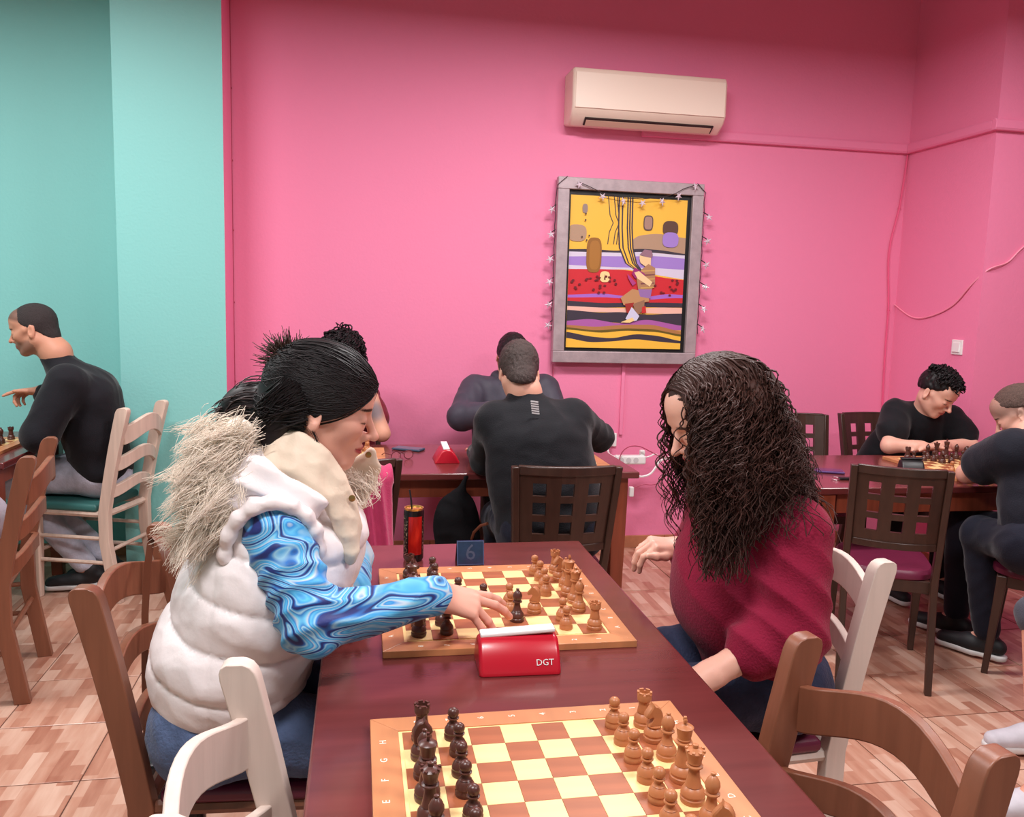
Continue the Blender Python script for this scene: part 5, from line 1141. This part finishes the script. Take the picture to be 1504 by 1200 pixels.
# fur trim along the hood's edge
def fur(n, curve, dirv, L0, seed, spread=.5, w=.022, per=24):
    g_ = np.random.default_rng(seed); cv = np.array([A3(p) for p in curve]); PT = []; tt = np.linspace(0, 1, 7)[:, None]
    for c_ in range(n//per):      # strands gather into tufts
        t = g_.uniform(0, len(cv)-1.001); k = int(t); p = cv[k]*(1-t+k)+cv[k+1]*(t-k)+g_.normal(0, w, 3); d = unit(A3(dirv)+g_.normal(0, spread, 3)); Ls = L0*g_.uniform(.6, 1.25); bend = np.array([0, 0, -1.])*g_.uniform(.1, .8)+g_.normal(0, .3, 3)
        tip = p+d*Ls+bend*Ls*.45
        for s_ in range(per):
            a_ = p+g_.normal(0, .012, 3); e_ = tip+g_.normal(0, .0045, 3)+d*g_.uniform(-.02, .008); m_ = a_+d*Ls*.5+g_.normal(0, .004, 3)
            PT.append((1-tt)**2*a_+2*tt*(1-tt)*m_+tt**2*e_)
    return np.stack(PT)
fc = [U(352, 632, 1.72), U(330, 660, 1.70), U(322, 700, 1.68), U(325, 740, 1.67), U(318, 775, 1.68)]
strands('fur_trim', np.concatenate([fur(6600, fc, (-.75, -.30, -.55), .075, 1, .38, .020), fur(2400, [U(345, 628, 1.80), U(322, 690, 1.83), U(318, 760, 1.84)], (-.8, .2, -.5), .075, 2, .38, .02), fur(360, [U(528, 700, 1.84), U(536, 722, 1.84)], (.7, -.3, -.4), .035, 3, w=.01)]), .0008, .0003, M_FUR, r1, sides=3)
C = [cap(fc[i], fc[i+1], .026, .024, .02) for i in range(4)]
cloth('fur_backing', C, .008, M_FUR, r1, .004, 90)
# jeans
C = [cap(hp_['L'], hp_['R'], .118, .118, .06)]
for sd in 'LR': C += [cap(hp_[sd], kn[sd], .092, .070, .03), cap(kn[sd], an[sd]+[0, 0, .02], .070, .055, .03)]
cloth('jeans', C, .009, M_BLUEJEAN, r1, .004, 45, 8, sm=2)
for sd in 'LR': shoe(an[sd], (1, 0, 0), M_SHOEWHT, r1)
# hair: pulled back into a clip, low pony tail
ex = [cap(T1(-.06, 0, .01), T1(-.095, 0, -.06), .048, .042, .04), cap(T1(-.085, -.012, -.04), U(398, 608, 1.80), .040, .034, .03), cap(U(405, 602, 1.80), U(362, 594, 1.80), .036, .040, .03), cap(U(365, 594, 1.80), U(346, 600, 1.80), .038, .030, .02), ell(A3(U(428, 535, 1.785)), (.040, .036, .036), .02), cap(T1(-.06, -.052, .0), T1(-.075, -.050, -.085), .030, .020, .03)]
Ph = [ell(T1(-.011, 0, .033), np.array((.114, .088, .099))*s1, .02, '+', R1)]+ex
Ph += [half(T1(.096, 0, .068), R1 @ np.array((.096, 0, -.098)), .012), ell(T1(.002, -.085, -.022), np.array((.026, .034, .038))*s1, .012, '-', R1), ell(T1(.002, .085, -.022), np.array((.026, .034, .038))*s1, .012, '-', R1)]
cloth('hair', Ph, .0045, M_HAIRBLK, r1, .0, dispf=lambda V, N: .0015*wav(V, 60, 3))
g_ = np.random.default_rng(11); PT = []
for i in range(1500):
    f = g_.uniform(0, 1); side = -1 if i % 3 else 1
    # root along the hair line from parting (top front) down to the ear
    a = np.array((.098-.100*f, 0, .075-.106*f)); d0 = unit(np.array((a[0]+.011, side*(.012+.078*f**.7), a[2]-.033))); d1 = unit(np.array((-.9, side*g_.uniform(-.1, .45), g_.uniform(-.55, .45))))
    if i % 2: d0 = unit(d0*(1-g_.uniform(0, .5))+d1*.4+np.array((0, side*.3, .35*g_.uniform(0, 1))))
    om = math.acos(max(-1, min(1, d0@d1))); t = np.linspace(0, 1, 16); q = (np.sin((1-t)*om)[:, None]*d0+np.sin(t*om)[:, None]*d1)/math.sin(om)
    lift = 1.0+g_.uniform(0, .03); E_ = np.array((.114, .088, .099))*lift; k = 1/np.sqrt(((q/E_)**2).sum(1)); q = q*k[:, None]+np.array((-.011, 0, .033))
    q[:, 2] -= .004*np.sin(t*PI)*g_.uniform(-1, 1); PT.append(H1+(q*s1) @ R1.T)
strands('hair_strands', np.stack(PT), .0012, .0010, M_HAIRBLK, r1)
PT = []
for i in range(700):      # side and nape hair swept into the pony tail
    z0 = g_.uniform(-.060, .045); x0 = g_.uniform(-.085, -.018-.8*max(0, z0)); a_ = T1(x0, -.094*math.sqrt(max(.05, 1-((x0+.011)/.12)**2-((z0-.033)/.12)**2)), z0); sd = g_.normal(0, 1, 3)
    m_ = T1(-.115, -.055, -.045)+sd*[.010, .012, .018]; e_ = A3(U(388, 602, 1.79))+sd*[.004, .022, .018]; tt = np.linspace(0, 1, 14)[:, None]; PT.append((1-tt)**2*a_+2*tt*(1-tt)*m_+tt**2*e_+[0, -.004, 0])
strands('nape_strands', np.stack(PT), .0014, .0012, M_HAIRBLK, r1)
bun = A3(U(424, 530, 1.78)); PT = []
for i in range(520):
    d = unit(g_.normal(0, 1, 3)*[1, .7, 1]+[-.35, 0, .45]); tt = np.linspace(0, 1, 8)[:, None]; Ls = g_.uniform(.018, .040); PT.append(bun+d*.020+d*Ls*tt+g_.normal(0, .35, 3)*Ls*tt**2)
strands('bun_ends', np.stack(PT), .0016, .0006, mat('brown_hair_tips', srgb(62, 38, 30), .5), r1)
pt = A3(U(372, 598, 1.815)); PT = []
for i in range(420):
    o_ = g_.normal(0, 1, 3)*[.006, .024, .020]; tt = np.linspace(0, 1, 12)[:, None]; e_ = A3(U(332, 612, 1.80))+g_.normal(0, .014, 3)
    a_ = A3(U(415, 604, 1.80))+o_; m_ = A3(U(346, 582, 1.80))+o_*1.3; PT.append((1-tt)**2*a_+2*tt*(1-tt)*m_+tt**2*e_)
strands('ponytail', np.stack(PT), .0018, .0009, mat('ponytail_hair', srgb(44, 27, 27), .5, var=.3, vscale=20), r1)
PT = []
for i in range(10):
    a_ = T1(-.012, -.079, -.035)+g_.normal(0, .003, 3); tt = np.linspace(0, 1, 10)[:, None]; PT.append(a_+np.array([.01, -.012, -.085])*tt*g_.uniform(.7, 1.2)+np.array([.012, 0, 0])*np.sin(tt*PI))
strands('loose_wisp', np.stack(PT), .0005, .0003, M_HAIRBLK, r1)
b = MB()
for k, (u0, v0, u1, v1) in enumerate(((395, 572, 408, 538), (402, 571, 413, 545), (399, 556, 409, 553), (397, 565, 408, 562))):
    p, q = Vector(U(u0, v0, 1.755)), Vector(U(u1, v1, 1.755)); mm = (p+q)/2+Vector((-.012 if k < 2 else 0, 0, .004)); b.tube([p-Vector(r1.location), mm-Vector(r1.location), q-Vector(r1.location)], .0032, 6)
b.build('hair_claw', M_BLACK, r1, smooth=True)

# ------------------------------------------------------------------ woman in the burgundy sweater
s2 = 1.05; R2 = frame(fwd(PI+.12, .46)); H2 = A3((.822, 1.85, 1.228)); T2 = lambda *p: H2+R2 @ (np.array(p)*s2)
r2 = empty('person', (1.0, 1.85, 0), 0, 'woman with long curly brown hair in a burgundy sweater', 'person')
J = dict(neck=A3((.915, 1.86, 1.075)), shL=A3((.968, 1.69, .985)), shR=A3((.935, 2.015, .995)), elL=A3(U(1160, 925, 1.635)), wrL=A3(U(1028, 1000, 1.62)), elR=A3((.925, 2.10, .80)), wrR=A3(U(998, 806, 2.05)), pelvis=A3((1.0, 1.86, .585)))
mid = (J['shL']+J['shR'])/2
P = [cap(mid-[0, 0, .05], J['pelvis'], .08, .08, .05, flat=((0, 1, 0), .6)), cap(J['shL'], J['shR'], .045, .045, .05), cap(J['neck'], mid-[0, 0, .02], .058, .06, .05)]
fx = A3(U(945, 792, 2.03))-J['wrR']
hp1, _ = hand_prims(J['wrR'], fx, (-.15, -.25, .9), 1, 1.0, [(.85, .75, .4), (.95, .65, .35), (1.0, .65, .35), (1.05, .7, .35)], thumb=(.5, -.15, .25))
hp2, _ = hand_prims(J['wrL'], J['wrL']-J['elL'], (0, -.3, 1), -1, .95, [(.5, .5, .3)]*4)
for sd in 'LR': P += [cap(J['sh'+sd], J['el'+sd], .046, .040, .03), cap(J['el'+sd], J['wr'+sd], .043, .028, .02)]
P += hp1+hp2
kn = {'L': A3((.50, 1.74, .535)), 'R': A3((.50, 1.98, .535))}; hp_ = {'L': A3((1.0, 1.76, .590)), 'R': A3((1.0, 1.96, .590))}; an = {'L': A3((.56, 1.74, .095)), 'R': A3((.56, 1.98, .095))}
for sd in 'LR': P += [cap(hp_[sd], kn[sd], .07, .05, .04), cap(kn[sd], an[sd], .05, .038, .02), cap(an[sd], an[sd]+[-.10, 0, -.045], .036, .028, .02)]
P += [cap(T2(-.02, 0, -.05), J['neck'], .050, .056, .025)]+head_prims(H2, R2, s2, True)
wc = J['wrR']+unit(fx)*.07
V, F = sdf_mesh(P, .012, [(H2-[.15, .10, .15], H2+[.12, .10, .14], .0032), (wc-[.10, .07, .10], wc+[.10, .07, .07], .003)]); V = smooth_mesh(V, F, 1, .3)
col = head_color(V, H2, R2, s2, srgb(230, 176, 156)[:3], srgb(186, 70, 82)[:3], srgb(50, 32, 30)[:3])
mesh_np('body', V-A3(r2.location), F, M_SKIN, r2, col=col)
M_BURG = fabric('burgundy_knit', (138, 24, 56), .9, .08, .35, 180, .08)
fl = ((0, 1, 0), .70)
C = [cap(J['shL']-[0, -.02, 0], J['shR']-[0, .02, 0], .070, .070, .06), cap(J['neck']+[.005, 0, -.02], mid, .068, .08, .06), cap(mid+[.0, 0, -.09], A3((.945, 1.86, .80)), .135, .142, .08, flat=fl), cap(A3((.94, 1.86, .80)), A3((.985, 1.86, .62)), .145, .138, .08, flat=fl), cap(A3((.865, 1.86, .90)), A3((.865, 1.86, .76)), .07, .08, .07, flat=(fl[0], .6))]
e = J['elL']; w = J['wrL']
C += [cap(J['shL'], J['elL'], .080, .082, .018), cap(e, e*.62+w*.38, .082, .068, .02), cap(J['shR'], J['elR'], .076, .074, .04), cap(J['elR'], J['elR']*.45+J['wrR']*.55, .070, .052, .03)]
def swf(V, N):
    d = np.exp(-(np.linalg.norm(V-(e+np.array([-.02, 0, .05])), axis=1)/.15)**2); return .007*d*(1-2*np.abs(np.sin((V[:, 2]*.8+.9*V[:, 0])*46+3*wav(V, 14, 2))))+.004*(1-2*np.abs(wav(V, 18, 9)))
cloth('sweater', C, .0065, M_BURG, r2, 0, dispf=swf, sm=2)
a = e*.66+w*.34; q = e*.46+w*.54; ax = unit(q-a); C = [cap(a, q, .066, .050, .01), half(q, ax, .004), half(a-ax*.02, -ax, .004)]; u_ = unit(np.cross(ax, [0, 0, 1])); w_ = np.cross(ax, u_)
cloth('ribbed_cuff', C, .0035, M_BURG, r2, 0, dispf=lambda V, N: .0022*np.sin(np.arctan2((V-a) @ u_, (V-a) @ w_)*34))
ring_tube('neck_rib', [J['neck']+[.06*math.cos(t)+.002, .066*math.sin(t), .004+.018*math.cos(t)] for t in np.linspace(0, 2*PI, 15)], [.014]*15, M_BURG, r2, folds=0)
C = [cap(hp_['L'], hp_['R'], .118, .118, .06)]
for sd in 'LR': C += [cap(hp_[sd], kn[sd], .092, .070, .03), cap(kn[sd], an[sd]+[0, 0, .02], .070, .055, .03)]
cloth('jeans', C, .009, M_INDIGO, r2, .004, 45, 8, sm=2)
for sd in 'LR': shoe(an[sd], (-1, 0, 0), M_SHOEBLK, r2)
# hair volume and ringlets
Ph = [ell(T2(-.014, 0, .034), np.array((.106, .086, .094))*s2, .03, '+', R2), cap(T2(-.035, .060, .0), U(1066, 735, 1.745), .058, .048, .05), cap(T2(-.08, .03, .0), U(1120, 740, 1.76), .080, .062, .06), cap(T2(-.03, -.070, 0), U(1035, 730, 1.95), .055, .04, .05), cap(T2(-.085, -.03, .0), U(1130, 730, 1.92), .075, .055, .06), cap(U(1110, 690, 1.80), U(1155, 765, 1.80), .070, .045, .05)]
Ph += [ell(T2(.105, -.02, -.060), np.array((.062, .10, .118))*s2, .02, '-', R2)]
cloth('hair', Ph, .007, M_HAIRBR, r2, .006, 70, 3)
g2 = np.random.default_rng(21)
def bez(P0, P1, P2, P3, m_, amp, turns):
    t_ = np.linspace(0, 1, m_)[:, None]; Q = (1-t_)**3*P0+3*t_*(1-t_)**2*P1+3*t_**2*(1-t_)*P2+t_**3*P3
    T_ = np.gradient(Q, axis=0); T_ /= np.linalg.norm(T_, axis=1)[:, None]+1e-9; u_ = np.cross(T_, [.25, .9, .1]); u_ /= np.linalg.norm(u_, axis=1)[:, None]+1e-9; w_ = np.cross(T_, u_); tt = t_[:, 0]
    ph = g2.uniform(0, 6)+tt*2*PI*turns; a = amp*np.clip((tt-.12)*2.2, .06, 1); return Q+u_*(a*np.cos(ph))[:, None]+w_*(a*np.sin(ph))[:, None]
cp = []; MS = 38
def rnd(a, b): return g2.uniform(a, b)
def part(x, y=0., k=1.03):   # a scalp point near the parting
    q = max(0., 1-((x+.014)/.114)**2-(y/.09)**2); return T2(x, y, .034+.100*k*math.sqrt(q))
for i in range(800):      # near side, falling in front of the shoulder
    f = rnd(0, 1); P0 = part(.070-.10*f, rnd(-.01, .03)); P1 = T2(.062-.11*f, rnd(.100, .135), .085+rnd(-.02, .03))
    P3 = A3(U(1030+62*f+rnd(-14, 14), rnd(690, 860), rnd(1.575, 1.66))); P2 = A3(U(1020+55*f+rnd(-10, 10), rnd(620, 690), rnd(1.66, 1.72))); cp.append(bez(P0, P1, P2, P3, MS, rnd(.007, .019), rnd(4, 7)))
for i in range(800):      # near side, falling behind the shoulder
    f = rnd(0, 1); P0 = part(.02-.10*f, rnd(-.02, .04)); P1 = T2(-.02-.11*f, rnd(.09, .13), .08+rnd(-.02, .04)); P2 = A3(U(1075+82*f+rnd(-14, 14), rnd(610, 690), rnd(1.69, 1.78)))
    P3 = A3(U(1075+112*f+rnd(-14, 18), rnd(705, 815)-25*f, rnd(1.60, 1.78))); cp.append(bez(P0, P1, P2, P3, MS, rnd(.007, .020), rnd(4, 7)))
for i in range(500):      # back
    f = rnd(-1, 1); P0 = part(-.03-rnd(0, .06), f*.05); P1 = T2(-.16, f*.11, .08+rnd(-.03, .04)); P2 = A3(U(1150+rnd(-22, 24), rnd(600, 680), 1.84-f*.09)); P3 = A3(U(1165+rnd(-35, 38), rnd(690, 790), 1.84-f*.10)); cp.append(bez(P0, P1, P2, P3, MS, rnd(.006, .016), rnd(4, 6.5)))
for i in range(220):      # far side
    f = rnd(0, 1); P0 = part(.070-.10*f, rnd(-.03, .01)); P1 = T2(.07-.11*f, -rnd(.10, .135), .07); P2 = A3(U(988+50*f+rnd(-6, 8), rnd(620, 680), rnd(1.96, 2.02))); P3 = A3(U(988+45*f+rnd(-12, 14), rnd(680, 775), rnd(1.96, 2.04))); cp.append(bez(P0, P1, P2, P3, MS, rnd(.006, .014), rnd(4, 6.5)))
cp = np.stack(cp)
# rest on the shoulders: push ringlets out of the sweater's volume
for a_, b_, rr in ((J['shL'], J['shR'], .085), (J['shL'], J['elL'], .100), (mid+[0, 0, -.09], A3((.945, 1.86, .80)), .150), (mid, J['neck'], .085)):
    ab = b_-a_; t = np.clip(((cp-a_) @ ab)/(ab@ab), 0, 1)[..., None]; d = cp-(a_+t*ab); n_ = np.linalg.norm(d, axis=2)[..., None]; cp = np.where(n_ < rr, a_+t*ab+d/(n_+1e-6)*rr, cp)
strands('ringlets', cp, .0025, .0009, M_HAIRBR, r2, sides=4)
PT = []; g_ = np.random.default_rng(5)
for (u0, v0, u1, v1, Y) in [(984, 590, 980, 760, 1.95), (978, 590, 986, 780, 1.96), (1008, 600, 1008, 700, 1.775), (1014, 640, 1022, 770, 1.76), (982, 610, 975, 720, 1.97), (1016, 620, 1028, 790, 1.75), (990, 600, 994, 790, 1.95), (1020, 640, 1040, 800, 1.74), (1024, 640, 1050, 820, 1.73)]:
    for k in range(2 if u0 < 1012 else 4):
        t = np.linspace(0, 1, 40); p0, p1 = A3(U(u0, v0, Y)), A3(U(u1+g_.uniform(-8, 8), v1+g_.uniform(-25, 20), Y)); a = .011*np.clip(t*3, .1, 1); ph = g_.uniform(0, 6)+t*2*PI*g_.uniform(3, 4.5)
        PT.append(p0+(p1-p0)*t[:, None]+np.stack([a*np.cos(ph)-.012*np.sin(t*PI), a*np.sin(ph), 0*t], 1)+g_.normal(0, .004, 3))
strands('front_ringlets', np.stack(PT), .0024, .0010, M_HAIRBR, r2)
# ------------------------------------------------------------------ bags and hung clothes
M_LEATHER = mat('black_leather', srgb(30, 30, 38), .4, bump=.2, bscale=180); M_STRAP = mat('brown_strap', srgb(112, 62, 42), .45)
r = empty('handbag', (-.49, 2.05, 0), 0, 'small black handbag hanging by a brown strap from the brown chair', 'handbag')
def rel(pts): return [Vector(p)-Vector(r.location) for p in pts]
Cb = Vector(U(238, 1150, 2.02))-Vector(r.location)
b = MB(); b.box(Cb+Vector((.03, 0, -.05)), (.14, .05, .22)); b.build('bag_body', M_LEATHER, r, bevel=.015, seg=3)
b = MB(); b.box(Cb+Vector((.03, -.002, .048)), (.135, .054, .03)); b.build('flap', M_LEATHER, r, bevel=.008)
b = MB(); b.box(Cb+Vector((.02, -.029, .045)), (.05, .003, .02)); b.build('tag', mat('silver_tag', srgb(190, 190, 205), .4), r)
def strap(pts, w=.012):
    P = [Vector(p) for p in rel(pts)]; b = MB(); rings = []
    for p in P: rings.append([p+Vector((-w, -.0015, 0)), p+Vector((w, -.0015, 0)), p+Vector((w, .0015, 0)), p+Vector((-w, .0015, 0))])
    b.loft(rings); return b.build('strap', M_STRAP, r, smooth=True, auto=1)
strap([U(216, 1092, 2.03), U(214, 1040, 2.04), U(213, 980, 2.05), U(213, 900, 2.06), U(217, 830, 2.07), U(222, 792, 2.08), U(230, 787, 2.05)], .008)
strap([U(230, 787, 2.05), U(240, 800, 2.03), U(252, 840, 2.02), U(263, 890, 2.0), U(272, 930, 1.98)])
b = MB(); q = rel([U(216, 1093, 2.03)])[0]; b.tube([q+Vector((.006*math.cos(a), 0, .008*math.sin(a))) for a in [k*2*PI/12 for k in range(13)]], .002, 6); b.build('buckle', M_GOLD, r, smooth=True)

# pink garment over the dark chair
M_PINKFAB = fabric('pink_fleece', (190, 62, 104), .9, .4)
r = empty('pink_jacket', (.08, 3.02, 0), 0, 'pink jacket hung over the back of a dark chair', 'jacket')
zt = U(552, 684, 2.98).z; xa, xb = U(510, 700, 2.98).x, U(574, 690, 2.98).x
C = [cap((xa, 3.0, zt-.03), (xb-.02, 3.0, zt-.03), .034, .034, .02), cap((xa+.02, 2.97, zt-.06), (xa+.0, 2.96, zt-.38), .045, .055, .03), cap((xb-.035, 2.965, zt-.05), (xb-.02, 2.955, zt-.36), .036, .042, .03), cap(((xa+xb)/2, 2.965, zt-.05), ((xa+xb)/2, 2.955, zt-.40), .045, .055, .03)]
cloth('garment', C, .008, M_PINKFAB, r, 0, dispf=lambda V, N: .008*(1-2*np.abs(np.sin(V[:, 0]*70+V[:, 2]*6+wav(V, 12, 3)))))
C = [cap((xa+.03, 2.95, zt-.02), (xb-.05, 2.95, zt-.035), .022, .020, .02)]
cloth('collar', C, .008, M_PINKFAB, r, .003)

# black backpack on the floor side of the wall table
p = U(664, 772, 3.42)
r = empty('backpack', (p.x, p.y, 0), 0, 'black backpack hanging under the edge of the wall table', 'backpack')
C = [ell((p.x+.02, p.y, p.z), (.095, .08, .15), .03), ell((p.x+.03, p.y, p.z-.10), (.09, .08, .10), .03), ell((p.x+.05, p.y-.05, p.z-.05), (.06, .05, .08), .02), cap((p.x+.03, p.y, p.z+.13), (p.x+.06, p.y+.03, p.z+.20), .02, .012, .02)]
cloth('bag', C, .009, mat('black_nylon', srgb(16, 15, 18), .85, spec=.15, bump=.2, bscale=120), r, .006, 40)
b = MB(); b.tube([Vector(q)-Vector(r.location) for q in (U(690, 800, 3.36), U(696, 782, 3.28), U(706, 772, 3.22), U(716, 769, 3.18))], .006, 8); b.build('strap', M_STRAP, r, smooth=True)
